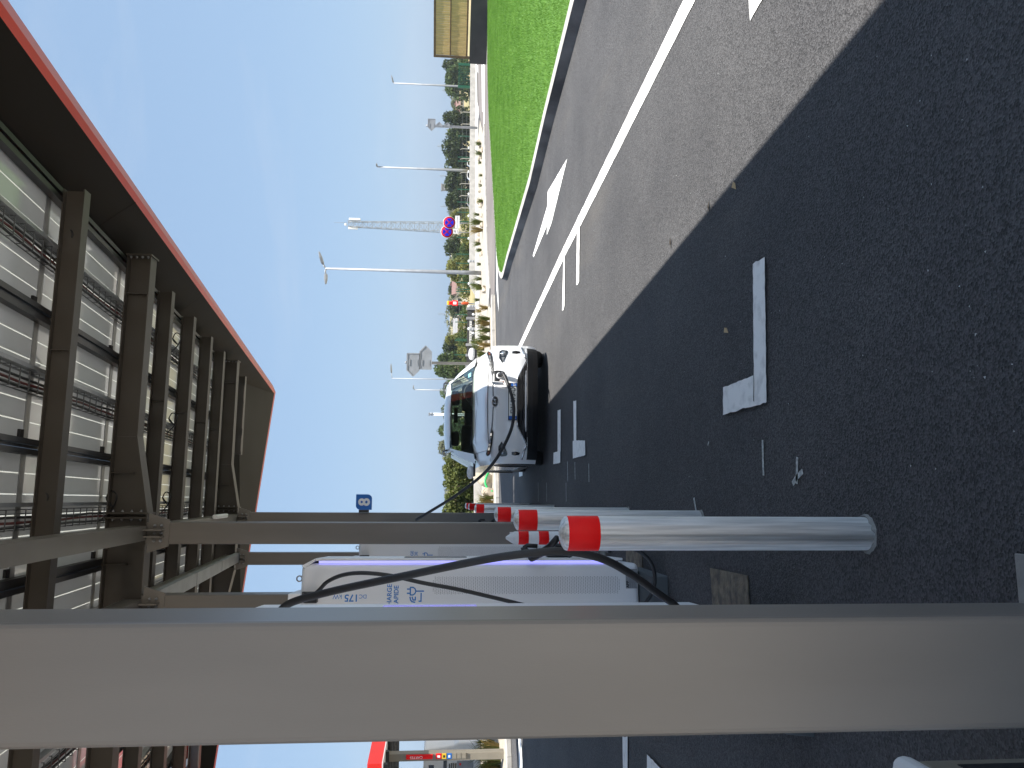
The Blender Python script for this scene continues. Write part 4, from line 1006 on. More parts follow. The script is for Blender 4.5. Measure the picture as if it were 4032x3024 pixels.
# white stub bollards along the wall
G3 = 'white banded stub bollards along the low wall'
proto = None
for k, (y, x) in enumerate(((583, 1869), (677, 1869), (765, 1870), (851, 1870), (940, 1871), (1029, 1872), (1118, 1873), (1206, 1873), (1295, 1873), (1866, 1921))):
    p = G(x, y)
    if proto is None:
        proto = thing('stub_bollard', '', 'bollard', group=G3)
        b = MB(); b.lathe((0, 0, 0), [(.075, 0), (.075, .36), (.082, .37), (.085, .40), (.07, .435), (.03, .45), (.001, .452)], 16); b.build('post', M_white2, proto)
        for z in (.09, .235):
            b = MB(); b.lathe((0, 0, 0), [(.0765, z), (.078, z+.002), (.078, z+.07), (.0765, z+.072)], 16); b.build('grey_band', M_grey, proto)
        o = proto
    else: o = copy_tree(proto)
    o.location = p
    o['label'] = ('white stub bollard farthest right, in front of the wall by the pavement grass', 'white stub bollard just left of the single lamp post', 'white stub bollard midway between the lamp post and the no-stopping signs', 'white stub bollard right of the no-stopping signs', 'white stub bollard just left of the no-stopping signs', 'white stub bollard right of the double lamp post', 'white stub bollard at the ramped end of the low wall', 'white stub bollard beside the red extinguisher post', 'white stub bollard in front of the dark planter wall', 'white stub bollard among the boulders by the green hose')[k]

# retaining wall with wood panel fence on top
a = Vector((17.2, 31.2, .12)); c = Vector((13.0, 33.0, .12)); d = (a-c).normalized(); far = a+d*14
b = MB(); n = Vector((-d.y, d.x, 0))*.25; H = .73
if n.y < 0: n = -n
P = G(1911, 254, .14); c = Vector((P.x, P.y, .10)); Q = G(1921, -4, .14); d = (Vector((Q.x, Q.y, .1))-c).normalized(); far = c+d*16
n = Vector((-d.y, d.x, 0))*.25; n = n if n.y > 0 else -n
b.add([c, far, far+n, c+n]+[v+Vector((0, 0, H)) for v in (c, far, far+n, c+n)], [(0,3,2,1),(4,5,6,7),(0,1,5,4),(1,2,6,5),(2,3,7,6),(3,0,4,7)])
tag(b.build('retaining_wall', M_dwall), 'dark grey rendered retaining wall at the back of the lawn under the wood fence', 'wall')
fc = thing('panel_fence', 'tall fence of upright wooden boards in dark frames above the dark wall', 'fence', c+n*.5+Vector((0, 0, H)), math.atan2(d.y, d.x))
L = 2.42; HF = 1.52
for k in range(6):
    x0 = .22+k*L
    b = MB(); rr = random.Random(k)
    x = x0+.06
    while x < x0+L-.08:
        w_ = rr.uniform(.085, .10); b.box((x, -.012+rr.uniform(-.004, .004), .13), (min(x+w_-.006, x0+L-.06), .012, HF-.07)); x += w_
    pn = b.build('board_panel', M_wood, fc)
    b = MB()
    for z, hh in ((.08, .07), (.80, .045), (HF-.08, .09)): b.box((x0, -.035, z), (x0+L, -.012 if z < HF-.1 else .02, z+hh))
    b.build('panel_rail', M_woodd, pn)
for k in range(7):
    b = MB(); b.box((.22+k*L-.045, -.05, 0), (.22+k*L+.045, .045, HF+.01)); b.build('fence_post', M_woodd, fc)

# no-stopping signs
def nostop(yc, xc, D, label, panel, words):
    p = AY(xc, yc, D); o = thing('no_stopping_sign', label, 'road sign', (p.x, D, 0))
    z = p.z; r = .39*D/49
    b = MB(); b.lathe((0, 0, 0), [(.035, -.5), (.035, z+r*.9)], 12); b.build('pole', M_galv, o)
    b = MB(); b.lathe((0, -.05, z), [(r, -.01), (r, .01)], 40, (0, -1, 0)); rim = b.build('disc', M_white2, o)
    b = MB(); b.lathe((0, -.062, z), [(r*.965, 0), (r*.965, .003)], 40, (0, -1, 0)); b.build('red_ring', M_sred, rim)
    for k in range(4):                    # blue quadrants left free by the red ring and the red cross
        b = MB(); a0 = math.pi/4+k*math.pi/2; w_ = r*.085; R_ = r*.70
        pts = []
        st = math.asin(w_/R_)
        for t in np.linspace(st, math.pi/2-st, 9): pts.append((R_*math.cos(a0+t), R_*math.sin(a0+t)))
        m_ = (w_*math.sqrt(2)*math.cos(a0+math.pi/4), w_*math.sqrt(2)*math.sin(a0+math.pi/4)); pts.append(m_)
        b.prism([(x, -.0665, z+zz) for x, zz in pts], (0, -.003, 0)); b.build('blue_field', M_sblue, rim)
    y0, y1, x0, x1 = panel; q0 = AY(x1, y1, D); q1 = AY(x0, y0, D)
    b = MB(); b.box((q0.x-p.x, -.055, q0.z), (q1.x-p.x, -.04, q1.z)); pn = b.build('text_panel', M_white2, o, bevel=.004)
    return o, pn, q0.x-p.x, q1.x-p.x, q0.z, q1.z
o, pn, xa, xb, za, zb_ = nostop(877, 1769, 49, 'round red and blue no-stopping sign over a wide white panel', (850, 900, 1793, 1809), 1)
text('lettering', 'SAUF POMPIERS', .105, M_inkg, pn, ((xa+xb)/2, -.058, (za+zb_)/2-.04), (1, 0, 0), (0, 0, 1), 'CENTER', .001)
o, pn, xa, xb, za, zb_ = nostop(913, 1760, 49.6, 'round red and blue no-stopping sign over a small tow-away panel', (901, 921, 1784, 1805), 1)
b = MB(); b.box((xa+.06, -.058, zb_-.17), (xb-.10, -.055, zb_-.10)); b.prism([(xa+.08, -.058, zb_-.10), (xa+.16, -.058, zb_-.10), (xb-.06, -.058, zb_-.03), (xb-.08, -.058, zb_-.05)], (0, .003, 0)); b.build('tow_symbol', M_inkg, pn)
b = MB(); b.box((xa+.05, -.058, za+.05), (xb-.05, -.055, za+.065)); b.box((xa+.05, -.058, za+.09), (xb-.05, -.055, za+.105)); b.build('small_print', M_inkg, pn)

# direction signposts seen from behind
def arrow_panel(o, p0, yl, yr, xt, xb, D, point, rz=0., th=.03):
    a = AY(xb, yl, D); c = AY(xt, yr, D); z0, z1 = a.z, c.z; x0, x1 = a.x-p0.x, c.x-p0.x; zm = (z0+z1)/2; k = (z1-z0)*.5
    pts = [(x0+k, z0), (x1, z0), (x1, z1), (x0+k, z1), (x0, zm)] if point == 'L' else [(x0, z0), (x1-k, z0), (x1, zm), (x1-k, z1), (x0, z1)]
    b = MB(); b.prism([(x, -.02-.055, z) for x, z in pts], (0, .02, 0))
    s = b.build('arrow_panel', M_galv, o)
    b = MB()
    for (xa, za), (xc, zc) in zip(pts, pts[1:]+pts[:1]): b.bar((xa, -.085, za), (xc, -.085, zc), .022, .04)
    b.build('panel_edge', M_galv, s)
    b = MB(); b.box((-.12, -.10, z0+.06), (.12, -.09, z0+.10)); b.box((-.12, -.10, z1-.10), (.12, -.09, z1-.06))
    b.build('clamp', M_galv, s)
    s.rotation_euler.z = rz
    return s
D = 29.5; p = AY(1700, 1429, D)
o = thing('direction_signpost', 'galvanised post behind the car carrying two blank arrow signs seen from the back', 'road sign', (p.x, D, 0))
b = MB(); zt_ = AY(1597, 1427, D).z; b.lathe((0, 0, 0), [(.055, 0), (.055, zt_-.03), (.058, zt_-.03), (.05, zt_+.01), (.001, zt_+.03)], 16); b.build('pole', M_galv, o)
arrow_panel(o, p, 1482, 1392, 1604, 1650, D, 'L'); arrow_panel(o, p, 1454, 1362, 1654, 1698, D, 'R')
D = 46; p = AY(1800, 500, D)
o = thing('direction_signpost', 'galvanised post at the right with three small arrow signs turned sideways', 'road sign', (p.x, D, 0))
b = MB(); zt_ = AY(1680, 496, D).z; b.lathe((0, 0, 0), [(.075, 0), (.075, zt_), (.06, zt_+.03), (.001, zt_+.05)], 14); b.build('pole', M_galv, o)
for q in ((517, 470, 1686, 1713, 'L', 0), (499, 482, 1716, 1744, 'R', 0), (499, 484, 1747, 1775, 'R', 0)): arrow_panel(o, p, q[0], q[1], q[2], q[3], D, q[4], R(0))

# lamp posts
def lamp(yb, xb, yt, xt, D, label, r0, r1, heads, z0=None):
    b_ = AY(xb, yb, D); t_ = AY(xt, yt, D); o = thing('street_lamp', label, 'street lamp', (b_.x, D, 0 if z0 is None else z0))
    zb = o.location.z; H = t_.z-zb
    b = MB(); b.lathe((0, 0, 0), [(r0, 0), (r0, H*.12), (r1, H)], 14); b.build('pole', M_galv, o)
    for ye, xe, ys_, xs_ in heads:        # arm from the pole top to the lamp, head to its tip
        s_ = AY(xs_, ys_, D); e_ = AY(xe, ye, D); A = Vector((0, 0, H-.03)); S_ = Vector((s_.x-b_.x, 0, s_.z-zb)); E = Vector((e_.x-b_.x, -.1, e_.z-zb))
        b = MB(); b.tube([A, (A+S_)/2+Vector((0, 0, .02)), S_+(E-S_)*.15], r1*.8, 6); ar = b.build('arm', M_galv, o)
        dd = (E-S_); nn = Vector((-dd.z, 0, dd.x)).normalized(); w_ = .13
        ring = []
        for f, h_, ww in ((0, .05, .07), (.12, .075, .12), (.55, .07, .15), (.9, .035, .11), (1., .012, .04)):
            cpt = S_+dd*f; ring.append([cpt+nn*h_+Vector((0, ww, 0)), cpt+nn*h_-Vector((0, ww, 0)), cpt-nn*h_*.6-Vector((0, ww, 0)), cpt-nn*h_*.6+Vector((0, ww, 0))])
        b = MB(); b.ring(ring); b.build('lamp_head', M_grey, ar, bevel=.01)
    return o
lamp(1075, 1893, 1058, 1281, 37, 'tall double-headed street lamp standing in the pale verge', .10, .05, ((991, 1258, 1041, 1273), (1121, 1283, 1077, 1282)))
lamp(672, 1850, 655, 1488, 62, 'single street lamp behind the low wall before the dark trees', .11, .06, ((644, 1484, 656, 1485),), -.15)
lamp(342, 1850, 329, 1550, 66, 'street lamp with a raised side arm beside the green gate', .09, .055, ((298, 1542, 325, 1549),), -.2)
lamp(1494, 1790, 1486, 1543, 62, 'thin lamp post with a long arm rising over the car roof', .05, .03, ((1432, 1540, 1468, 1542),), -.1)
lamp(1537, 1790, 1531, 1634, 85, 'short lamp post with a small white head left of the arrow signs', .06, .05, ((1516, 1629, 1532, 1628),), -.4)
D = 40
for y, l in ((1628, 'right one of the twin white camera masts behind the car'), (1634, 'left one of the twin white camera masts behind the car')):
    p = AY(1700, y, D); zt_ = AY(1682, y, D).z
    o = thing('camera_mast', l, 'mast', (p.x, D, 0)); b = MB(); b.lathe((0, 0, 0), [(.03, 0), (.03, zt_-.1)], 10); b.build('pole', M_white2, o)
    b = MB(); b.box((-.03, -.09, zt_-.14), (.03, .06, zt_-.07)); b.lathe((0, -.09, zt_-.105), [(.028, 0), (.02, .03)], 8, (0, -1, 0)); b.box((-.035, -.05, zt_-.28), (.035, .03, zt_-.22)); b.build('camera_head', M_grey, o)

# telecom mast and pylons
def lattice(b, z0, z1, w0, w1, nseg, th):
    for k in range(nseg):
        za = z0+(z1-z0)*k/nseg; zb = z0+(z1-z0)*(k+1)/nseg; wa = w0+(w1-w0)*k/nseg; wb = w0+(w1-w0)*(k+1)/nseg
        c = [(-1, -1), (1, -1), (1, 1), (-1, 1)]
        for i in range(4):
            j = (i+1) % 4
            pa, pb = Vector((c[i][0]*wa, c[i][1]*wa, za)), Vector((c[i][0]*wb, c[i][1]*wb, zb))
            qa, qb = Vector((c[j][0]*wa, c[j][1]*wa, za)), Vector((c[j][0]*wb, c[j][1]*wb, zb))
            b.bar(pa, pb, th*1.4); b.bar(pa, qb, th) if k % 2 else b.bar(qa, pb, th); b.bar(pb, qb, th*.8)
D = 300; p = AY(1800, 897, D); zb = zt(D); ztop = AY(1372, 883, D).z; H = ztop-zb
o = thing('telecom_mast', 'tall lattice telecom mast with white antenna panels above the no-stopping signs', 'mast', (p.x, D, zb))
b = MB(); lattice(b, 0, H, 1.9, .95, 24, .13); b.build('lattice', M_galv, o)
for q, za, zb2 in ((1.95, -10.5, -.2), (-1.55, -9.5, -.0)):
    b = MB(); b.box((q-.42, -.5, H+za+6), (q+.42, .3, H+zb2)); b.build('antenna_panel', M_white2, o, bevel=.1)
    b = MB(); b.bar((q*.5, 0, H-5), (q, 0, H-4), .15); b.bar((q*.5, 0, H-1.5), (q, 0, H-1.2), .15); b.bar((q*.7, 0, H-4.8), (q*.7, 0, H+.6), .12); b.build('antenna_arm', M_galv, o)
b = MB(); b.lathe((-.3, -.6, H+1.0), [(.001, .1), (.4, .1), (.48, 0), (.48, -.1), (.001, -.15)], 16, (0, -1, 0)); b.build('dish', M_white2, o)
b = MB(); b.bar((.5, 0, H-1), (.5, 0, H+5.5), .10); b.build('whip_aerial', M_galv, o)
def pylon(yc, xt, D, label, kind=0, arm=1.0):
    p = AY(xt, yc, D); zb = -2.0; H = p.z-zb
    o = thing('power_pylon', label, 'pylon', (p.x, D, zb)); b = MB(); u = H/40
    lattice(b, 0, H*.62, 3.2*u, 1.1*u, 7, .26*u); 
    if kind == 0:
        lattice(b, H*.62, H*.97, 1.1*u, .35*u, 5, .22*u); b.bar((0, 0, H*.96), (0, 0, H), .3*u)
        for f, w_ in ((.66, 5.5), (.77, 6.5), (.88, 5.)):
            for q in (-1, 1): b.bar((0, 0, H*f+.6*u), (q*w_*u*arm, 0, H*f), .3*u); b.bar((0, 0, H*f-.5*u), (q*w_*u*arm, 0, H*f), .25*u); b.bar((q*w_*u*arm, 0, H*f), (q*w_*u*arm, 0, H*f-1.6*u), .18*u)
    else:                                  # cat's-head window pylon
        for q in (-1, 1):
            b.bar((q*1.1*u, 0, H*.62), (q*5.0*u, 0, H*.82), .45*u); b.bar((q*5.0*u, 0, H*.82), (q*2.2*u, 0, H*.97), .4*u); b.bar((q*.6*u, 0, H*.66), (q*3.6*u, 0, H*.83), .3*u)
            b.bar((q*2.2*u, 0, H*.95), (q*8.5*u, 0, H*.9), .35*u); b.bar((q*8.5*u, 0, H*.9), (q*8.5*u, 0, H*.84), .25*u); b.bar((q*2.0*u, 0, H*.99), (q*8.5*u, 0, H*.9), .25*u)
        b.bar((-5.0*u, 0, H*.955), (5.0*u, 0, H*.955), .5*u)
    b.build('lattice', M_pyl, o); return o
G5 = 'power pylons on the skyline'
for a in ((355, 1738, 950, 'faint power pylon over the light green tree near the green gate'), (575, 1719, 900, 'faint power pylon above the tall dark tree right of the single lamp post'), (692, 1729, 1000, 'faint power pylon just left of the single lamp post'),
          (812, 1732, 750, 'power pylon with hanging arms at the left end of the dark tree row'), (1236, 1722, 800, 'tall slim power pylon left of the red extinguisher post'), (1287, 1769, 1000, 'tiny power pylon over the grey-roofed house'), (1320, 1749, 850, 'cat-head power pylon with wide shoulders left of the grey-roofed house', 1)):
    o = pylon(*a); o['group'] = G5
b = MB(); p = AY(1741, 738, 600); b.box((-2.2, -2, 0), (2.2, 2, p.z+2)); b.box((-2.6, -2.4, p.z+2), (2.6, 2.4, p.z+2.8)); o = b.build('far_tower', M_slate); o.location = (p.x, 600, -2); tag(o, 'small grey block tower peeping over the dark tree row', 'tower')

# houses at the edge of the field
def house(y0, y1, xr, xe, D, label, roof, gable=False, depth=9):
    a = AY(xe, y1, D); c = AY(xr, y0, D); o = thing('house', label, 'house', ((a.x+c.x)/2, D, zt(D))); w = (c.x-a.x)/2; ze = a.z-zt(D); zr = c.z-zt(D)
    b = MB()
    if gable:
        b.prism([(-w, 0, 0), (w, 0, 0), (w, 0, ze), (0, 0, zr-.3), (-w, 0, ze)], (0, depth, 0)); wl_ = b.build('wall', M_wallw, o)
        b = MB()
        for q in (-1, 1): b.prism([(q*(w+.4), -.3, ze-.3), (0, -.3, zr-.05), (0, -.3, zr+.2), (q*(w+.4), -.3, ze-.05)], (0, depth+.6, 0))
        b.build('roof', roof, o)
        b = MB(); b.box((-.5, -.05, ze*.55), (.5, .02, ze*.85)); b.build('window', M_gloss, wl_)
    else:
        b.box((-w, .0, 0), (w, depth, ze)); wl_ = b.build('wall', M_wallw, o)
        b = MB(); b.prism([(-w-.3, -.5, ze-.1), (-w-.3, depth+.5, ze-.1), (-w-.3, depth/2, zr)], (2*w+.6, 0, 0)); rf = b.build('roof', roof, o)
        b = MB(); b.box((w*.4, depth/2-.4, zr-.6), (w*.4+.8, depth/2+.4, zr+.5)); b.build('chimney', roof, rf)
        for q in (-.6, 0, .6):
            b = MB(); b.box((q*w-.5, -.05, ze*.35), (q*w+.5, .02, ze*.75)); b.build('window', M_gloss, wl_)
    return o
house(1105, 1152, 1779, 1796, 260, 'house with a pinkish tiled roof among the trees left of the double lamp post', M_tile)
house(1171, 1190, 1783, 1797, 230, 'small white gabled house right of the red extinguisher post', M_slate, True)
house(1243, 1318, 1784, 1800, 255, 'long grey-roofed building behind the hedge line', M_slate)
house(383, 432, 1795, 1811, 290, 'low pink-roofed shed right of the dark tree', M_tile)
# cars on the sunken road beyond the wall
def smallcar(y0, y1, xt, D, m, label):
    a = AY(xt, y1, D); c = AY(xt, y0, D); w = c.x-a.x; zr = a.z; z0 = zt(D); o = thing('parked_car', label, 'car', ((a.x+c.x)/2, D, z0)); H = zr-z0
    b = MB(); s = w/4.2
    prof = [(-2.1, .3), (-2.1, .75), (-1.95, .85), (-1.2, .95), (-.55, 1.42), (.1, 1.5), (.9, 1.45), (1.7, 1.0), (2.05, .85), (2.1, .4), (1.9, .28)]
    b.prism([(x*s, -.85*s, z*H/1.5) for x, z in prof], (0, 1.7*s, 0)); bd = b.build('body', m, o, bevel=.08*s)
    b = MB(); b.prism([(x*s, -.86*s, z*H/1.5) for x, z in ((-1.05, .98), (-.5, 1.36), (.1, 1.42), (.85, 1.38), (1.45, 1.0))], (0, 1.72*s, 0)); b.build('window', M_gloss, bd)
    for x in (-1.3, 1.3):
        b = MB(); b.lathe((x*s, -.87*s, .32*H/1.5), [(.31*s, 0), (.31*s, .2*s)], 14, (0, 1, 0)); b.build('wheel', M_tyre, o)
smallcar(628, 663, 1839, 190, M_body, 'white car on the sunken road right of the single lamp post')
smallcar(669, 718, 1838, 195, M_body, 'white car on the sunken road left of the single lamp post')
smallcar(766, 826, 1838, 200, M_grey, 'grey-blue car on the sunken road behind the low wall')
smallcar(1058, 1108, 1842, 190, M_dgrey, 'dark car on the sunken road behind the double lamp post')
# security fence with cranked concrete posts, and the green wire fence in front
def fence(name, label, ypx, D, z0, h, m, crank, every):
    o = thing(name, label, 'fence', AY(1800, ypx[0], D).to_2d().to_3d(), 0); o.location = (0, D, z0)
    for y in ypx:
        x = AY(1800, y, D).x
        b = MB(); b.bar((x, 0, 0), (x, 0, h), .16 if crank else .09)
        if crank: b.bar((x, 0, h), (x-.35, -.35, h+.45), .13)
        b.build('post', m, o)
    xs_ = [AY(1800, y, D).x for y in ypx]; b = MB()
    for f in every: b.bar((min(xs_), 0, h*f), (max(xs_), 0, h*f), .03 if crank else .010)
    b.build('wire', m if not crank else M_galv, o)
fence('security_fence', 'far security fence with cranked concrete posts at the foot of the trees', [y+random.uniform(-5, 5) for y in range(440, 1420, 47)], 200, -4.1, 3.0, M_conc, True, (.3, .65, 1.))
fence('wire_fence', 'thin dark green wire fence across the dry field', [535, 618, 634, 745, 795, 835, 872, 935, 1000, 1036, 1112, 1138, 1148, 1238, 1268, 1335, 1341, 1397], 90, -.95, 1.75, M_green, False, (.5, 1.))
D = 60; o = thing('green_gate', 'green steel gate panel between two thick posts behind the wall at the right', 'gate', (0, D, -.15))
xa, xb = AY(1830, 343, D).x, AY(1830, 255, D).x; zt_ = AY(1804, 300, D).z+.15
for x in (xa, xb):
    b = MB(); b.box((x-.09, -.09, 0), (x+.09, .09, zt_)); b.build('post', M_green, o)
b = MB()
for f in (.12, .95): b.bar((xa, 0, zt_*f), (xb, 0, zt_*f), .05)
for i in range(1, 14): x = xa+(xb-xa)*i/14; b.bar((x, 0, zt_*.12), (x, 0, zt_*.95), .025)
b.build('gate_panel', M_green, o)
# dark planter wall with pale pillars, ball lamps, red extinguisher post
D = 44.2; o = thing('planter_wall', 'low dark wall with pale square pillars behind the verge grasses', 'wall', (0, D, 0))
xs_ = [AY(1860, y, D).x for y in (1216, 1254, 1358, 1399, 1440)]
for a, c in zip(xs_[1:], xs_[:-1]):
    b = MB(); b.box((a, .0, 0), (c, .12, .46)); b.build('dark_panel', M_dwall, o)
for x in xs_:
    b = MB(); b.box((x-.075, -.14, 0), (x+.075, .14, .52)); b.build('pillar', M_slate, o, bevel=.01)
b = MB(); b.box((xs_[2]+.08, -.03, .20), (xs_[1]-.08, -.005, .33)); ps = b.build('pale_strip', M_wallw, o)
b = MB()
for i in range(9):
    x = xs_[2]+.2+i*.145; b.box((x, -.036, .235 if i % 2 else .22), (x+.06, -.031, .30)); 
    if i % 2 == 0: b.box((x+.02, -.036, .12), (x+.07, -.006, .17))
b.build('tile', M_grey, ps)
for y, l in ((1239, 'white ball lamp in the dark planter beside the red post'), (1312, 'white ball lamp under the pale strip of the dark planter')):
    p = AY(1865, y, 43.9); b = MB(); b.lathe((0, 0, 0), [(.03, 0), (.03, .06), (.05, .08), (.075, .13), (.05, .19), (.001, .21)], 14); oo = b.build('ball_lamp', M_white2); oo.location = (p.x, 43.75, 0); tag(oo, l, 'garden lamp')
D = 45; p = AY(1868, 1196, D); o = thing('extinguisher_post', 'red extinguisher post with a yellow cap at the end of the dark planter', 'fire post', (p.x, D, 0))
zz = lambda x: AY(x, 1196, D).z
b = MB(); b.box((-.03, -.03, 0), (.03, .03, zz(1762))); b.build('post', M_grey, o)
b = MB(); b.box((-.15, -.13, zz(1803)), (.15, .02, zz(1781))); b.box((-.09, -.10, zz(1781)), (.09, .02, zz(1769))); bx_ = b.build('red_box', M_bred, o, bevel=.02)
b = MB(); b.box((-.08, -.134, zz(1797)), (.08, -.131, zz(1784))); b.build('notice', M_white2, bx_)
b = MB(); b.box((-.12, -.08, zz(1769)), (.12, .04, zz(1760))); b.build('cap', M_yel, o, bevel=.03)
b = MB(); b.lathe((0, -.10, zz(1845)), [(.07, 0), (.09, .02), (.09, .32), (.06, .40), (.02, .43)], 14); b.build('extinguisher', pbr('orange_red', (.60, .09, .02), .35), o)

# boulders, rocks, grasses, hose in the planting beds
def rockmesh(seed, sx, sy, sz):
    bm = bmesh.new(); bmesh.ops.create_icosphere(bm, subdivisions=3, radius=1.0); rr = random.Random(seed)
    pl = [(Vector((rr.gauss(0, 1), rr.gauss(0, 1), rr.gauss(0, 1))).normalized(), rr.uniform(.55, .85)) for _ in range(9)]
    for v in bm.verts:
        p = v.co.copy()
        for n, d in pl:
            e = p.dot(n)-d
            if e > 0: p -= n*e
        v.co = Vector((p.x*sx, p.y*sy, p.z*sz))
    me = bpy.data.meshes.new('rock'); bm.to_mesh(me); bm.free(); me.materials.append(M_rock); return me
for y, x, sx, sz, tilt, l in ((1800, 1936, .20, .46, .35, 'tall cream boulder leaning behind the left corner of the car'), (1888, 1940, .24, .50, -.5, 'pointed cream boulder right behind the green hose'), (1948, 1945, .20, .26, .2, 'low cream boulder left of the green hose'), (1760, 1934, .3, .3, 0, 'cream boulder hidden behind the car nose')):
    p = G(x, y); o = bpy.data.objects.new('boulder', rockmesh(y, sx, .25, sz)); COL.objects.link(o); o.location = p+Vector((0, .2, sz*.55)); o.rotation_euler = (0, tilt, y); tag(o, l, 'boulder')
meshes = [rockmesh(100+i, .17, .14, .10) for i in range(4)]
for i in range(30):
    y = rs.uniform(545, 1400); lo = 1904 if y < 1000 else 1908+(y-1000)*.055; x = rs.uniform(1887, lo); p = G(x, y)
    o = bpy.data.objects.new('verge_rock', meshes[i % 4]); COL.objects.link(o); k = rs.uniform(.5, 1.25); o.location = p+Vector((0, 0, .05*k)); o.scale = (k, k, k*rs.uniform(.7, 1.4)); o.rotation_euler = (0, 0, rs.uniform(0, 6))
    tag(o, 'pale stone lying in the verge beyond the road', 'rock', 'pale stones of the verge')
def tuftmesh(seed, n, h, w):
    rr = random.Random(seed); b = MB()
    for _ in range(n):
        a = rr.uniform(0, 6.283); r0_ = rr.uniform(0, .06); L = h*rr.uniform(.55, 1.15); sp = rr.uniform(.15, .8)*L
        base = Vector((math.cos(a)*r0_, math.sin(a)*r0_, 0)); dirv = Vector((math.cos(a), math.sin(a), 0)); n_ = Vector((-dirv.y, dirv.x, 0))*w
        m1 = base+dirv*sp*.35+Vector((0, 0, L*.62)); t = base+dirv*sp+Vector((0, 0, L*rr.uniform(.6, .95)))
        b.add([base-n_, base+n_, m1+n_*.8, m1-n_*.8, t], [(0, 1, 2, 3), (3, 2, 4)])
    return b
def tuft(x, y, h, m, label, n=70):
    h *= 1.3; p = G(x, y); o = tuftmesh(x*7+y, n, h, h*.018).build('grass_clump', m); o.location = p; return tag(o, label, 'ornamental grass', 'ornamental grass clumps in the beds')
lab = 'feathery grass clump among the pale stones of the verge'
for x, y, h in ((1896, 566, .35), (1898, 604, .35), (1903, 792, .32), (1888, 845, .35), (1893, 960, .4), (1897, 985, .3), (1895, 1075, .3), (1897, 1098, .4), (1900, 1135, .35), (1889, 1180, .3), (1896, 640, .2), (1900, 690, .2), (1898, 730, .2), (1894, 1040, .25)): tuft(x, y, h, M_tuft, lab)
tuft(1902, 876, .62, M_tuft, 'tall olive grass clump in the verge right of centre below the no-stopping signs'); tuft(1902, 906, .60, M_tuftg, 'golden grass clump with a green heart below the left no-stopping sign'); tuft(1896, 1126, .55, M_tuft, 'bushy green grass clump at the ramped wall end')
for x, y, h, m in ((1922, 1212, .4, M_tuftg), (1930, 1255, .5, M_tuft), (1930, 1275, .55, M_tuftg), (1931, 1300, .5, M_tuft), (1931, 1332, .5, M_tuft), (1932, 1358, .45, M_tuftg), (1906, 1348, .6, M_tuft), (1908, 1375, .6, M_tuft), (1915, 1395, .5, M_tuft), (1895, 1225, .3, M_tuftg)): tuft(x, y, h, m, 'grass clump in the gravel bed just right of the car')
for x, y, h, m in ((1938, 1832, .35, M_tuft), (1942, 1850, .25, M_tuft), (1944, 1960, .45, M_tuft), (1944, 1978, .5, M_tuftg), (1945, 2000, .5, M_tuft), (1930, 1975, .4, M_tuft)): tuft(x, y, h, m, 'grass clump in the planting bed around the boulders')
for i in range(12):
    x = rs.uniform(1935, 1975); y = 2925+i*12; tuft(x, y, rs.uniform(.4, .6), (M_tuft, M_tuftg)[i % 2], 'grass clump in the bed before the fuel canopy', 60)
a, c = G(1942, 1858), G(1942, 1945); b = MB(); b.tube(spline([a, a+Vector((-.02, 0, .14)), a*.6+c*.4+Vector((0, 0, .26)), a*.3+c*.7+Vector((0, 0, .20)), c+Vector((.06, 0, .10)), c+Vector((0, 0, -.02))], 8), .035, 10); b.tube([c+Vector((.1, -.25, .0)), c+Vector((.13, -.28, .09))], .035, 8)
tag(b.build('garden_hose', M_hose), 'thick bright green hose arching out of the planting bed', 'hose')

# fuel station at the far left: red canopy edge, post with card signs, white van
D = 18.5; p = AY(1900, 2970, D); o = thing('fuel_canopy', 'red-edged fuel station canopy on a beige post at the far left', 'canopy', (p.x, D, 0))
z0, z1 = AY(1520, 2960, D).z, AY(1466, 2960, D).z
b = MB(); b.box((-7, -1.2, z0), (.42, 5, z1)); b.build('fascia', M_red, o)
b = MB(); b.box((-7, -1.22, z0-.02), (.44, 5, z0-.001)); b.build('fascia_lip', M_white2, o)
b = MB()
for i in range(9): b.box((-6.5, -1+i*.6, z0-.10), (.3, -.9+i*.6, z0-.021))
b.build('soffit_rib', M_dark, o)
b = MB(); b.box((-.09, -.09, 0), (.09, .09, z0-.021)); b.build('post', M_beige, o, bevel=.01)
zz = lambda x: AY(x, 2965, D).z
b = MB(); b.box((-.03, -.118, zz(1704)), (.075, -.092, zz(1600))); sp = b.build('card_sign', M_bred, o)
text('lettering', 'CARTES', .085, M_white2, sp, (.042, -.12, zz(1665)), (0, 0, 1), (-1, 0, 0), 'LEFT', .001)
for x0, x1, m in ((1738, 1717, M_bred), (1757, 1740, M_yel), (1778, 1760, M_blue), (1797, 1780, M_beige), (1815, 1799, M_beige), (1834, 1817, M_beige)):
    b = MB(); b.box((-.03, -.125, zz(x0)), (.09, -.092, zz(x1))); q = b.build('card_panel', m, o)
    if m in (M_bred, M_yel, M_blue): b = MB(); b.box((.0, -.128, zz(x0)+.03), (.06, -.126, zz(x1)-.03)); b.build('pictogram', M_white2 if m != M_yel else M_ink, q)
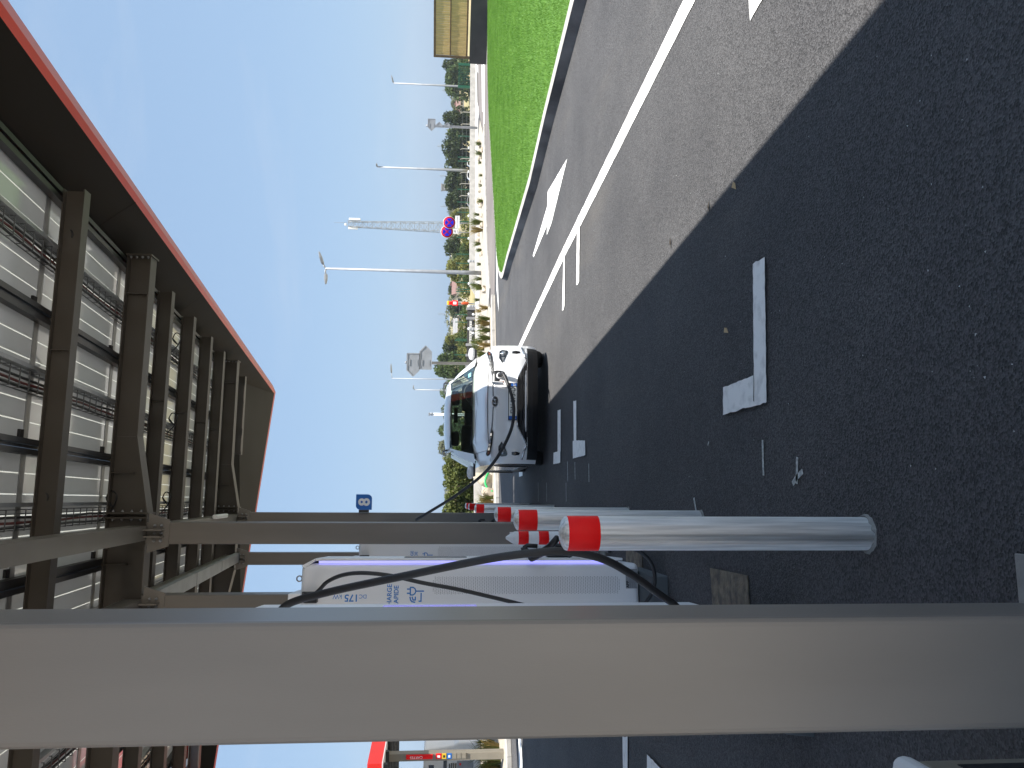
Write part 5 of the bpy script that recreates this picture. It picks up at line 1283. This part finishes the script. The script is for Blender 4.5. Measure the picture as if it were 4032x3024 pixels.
D = 22.5; p = AY(1870, 2990, D); o = thing('white_van', 'white van with dark windows parked behind the fuel station post', 'van', (p.x, D, 0)); zz = lambda x: AY(x, 2990, D).z; xx = lambda y: AY(1800, y, D).x-p.x
b = MB(); b.prism([(-4.5, 0, .35), (.5, 0, .35), (.5, 0, 1.0), (.42, 0, 1.15), (.30, 0, zz(1668)), (-4.5, 0, zz(1660))], (0, 2.0, 0)); bd = b.build('body', M_white2, o, bevel=.06, seg=3)
b = MB(); b.box((xx(3030), -.012, zz(1709)), (xx(3010), .0, zz(1688))); b.build('window', M_gloss, bd, bevel=.004)
b = MB(); b.prism([(xx(2995), -.012, zz(1760)), (xx(2982), -.012, zz(1755)), (xx(2984), -.012, zz(1746)), (xx(3024), -.012, zz(1746)), (xx(3024), -.012, zz(1760))], (0, .01, 0)); b.build('windscreen', M_gloss, bd)
for i in range(4):
    b = MB(); b.box((xx(3024), -.012, zz(1774+i*8)), (xx(3004+(i == 0)*2), .0, zz(1768+i*8))); b.build('grille_slot', M_gloss, bd)
b = MB(); b.box((xx(3024), -.02, zz(1864)), (xx(2996), -.001, zz(1800))); pb = b.build('rear_panel', M_galv, bd)
b = MB(); b.box((xx(3012), -.026, zz(1816)), (xx(3004), -.021, zz(1809))); b.build('badge', M_bred, pb)
for x in (-.6, -3.4):
    b = MB(); b.lathe((x, -.02, .33), [(.33, 0), (.33, .22)], 18, (0, 1, 0)); b.build('wheel', M_tyre, o)
# ------------------------------------------------------------------ summer haze in the air
hb = MB(); hb.box((-700, -60, -8), (700, 1150, 62)); hz_o = hb.build('haze', [])
hm = bpy.data.materials.new('haze_air'); hm.use_nodes = True; hn = hm.node_tree.nodes
for n in list(hn): hn.remove(n)
ho = hn.new('ShaderNodeOutputMaterial'); hv = hn.new('ShaderNodeVolumePrincipled')
hv.inputs['Color'].default_value = (.80, .88, .97, 1); hv.inputs['Density'].default_value = .0002; hv.inputs['Anisotropy'].default_value = .1
hm.node_tree.links.new(hv.outputs[0], ho.inputs['Volume']); hz_o.data.materials.append(hm); tag(hz_o, kind='stuff')
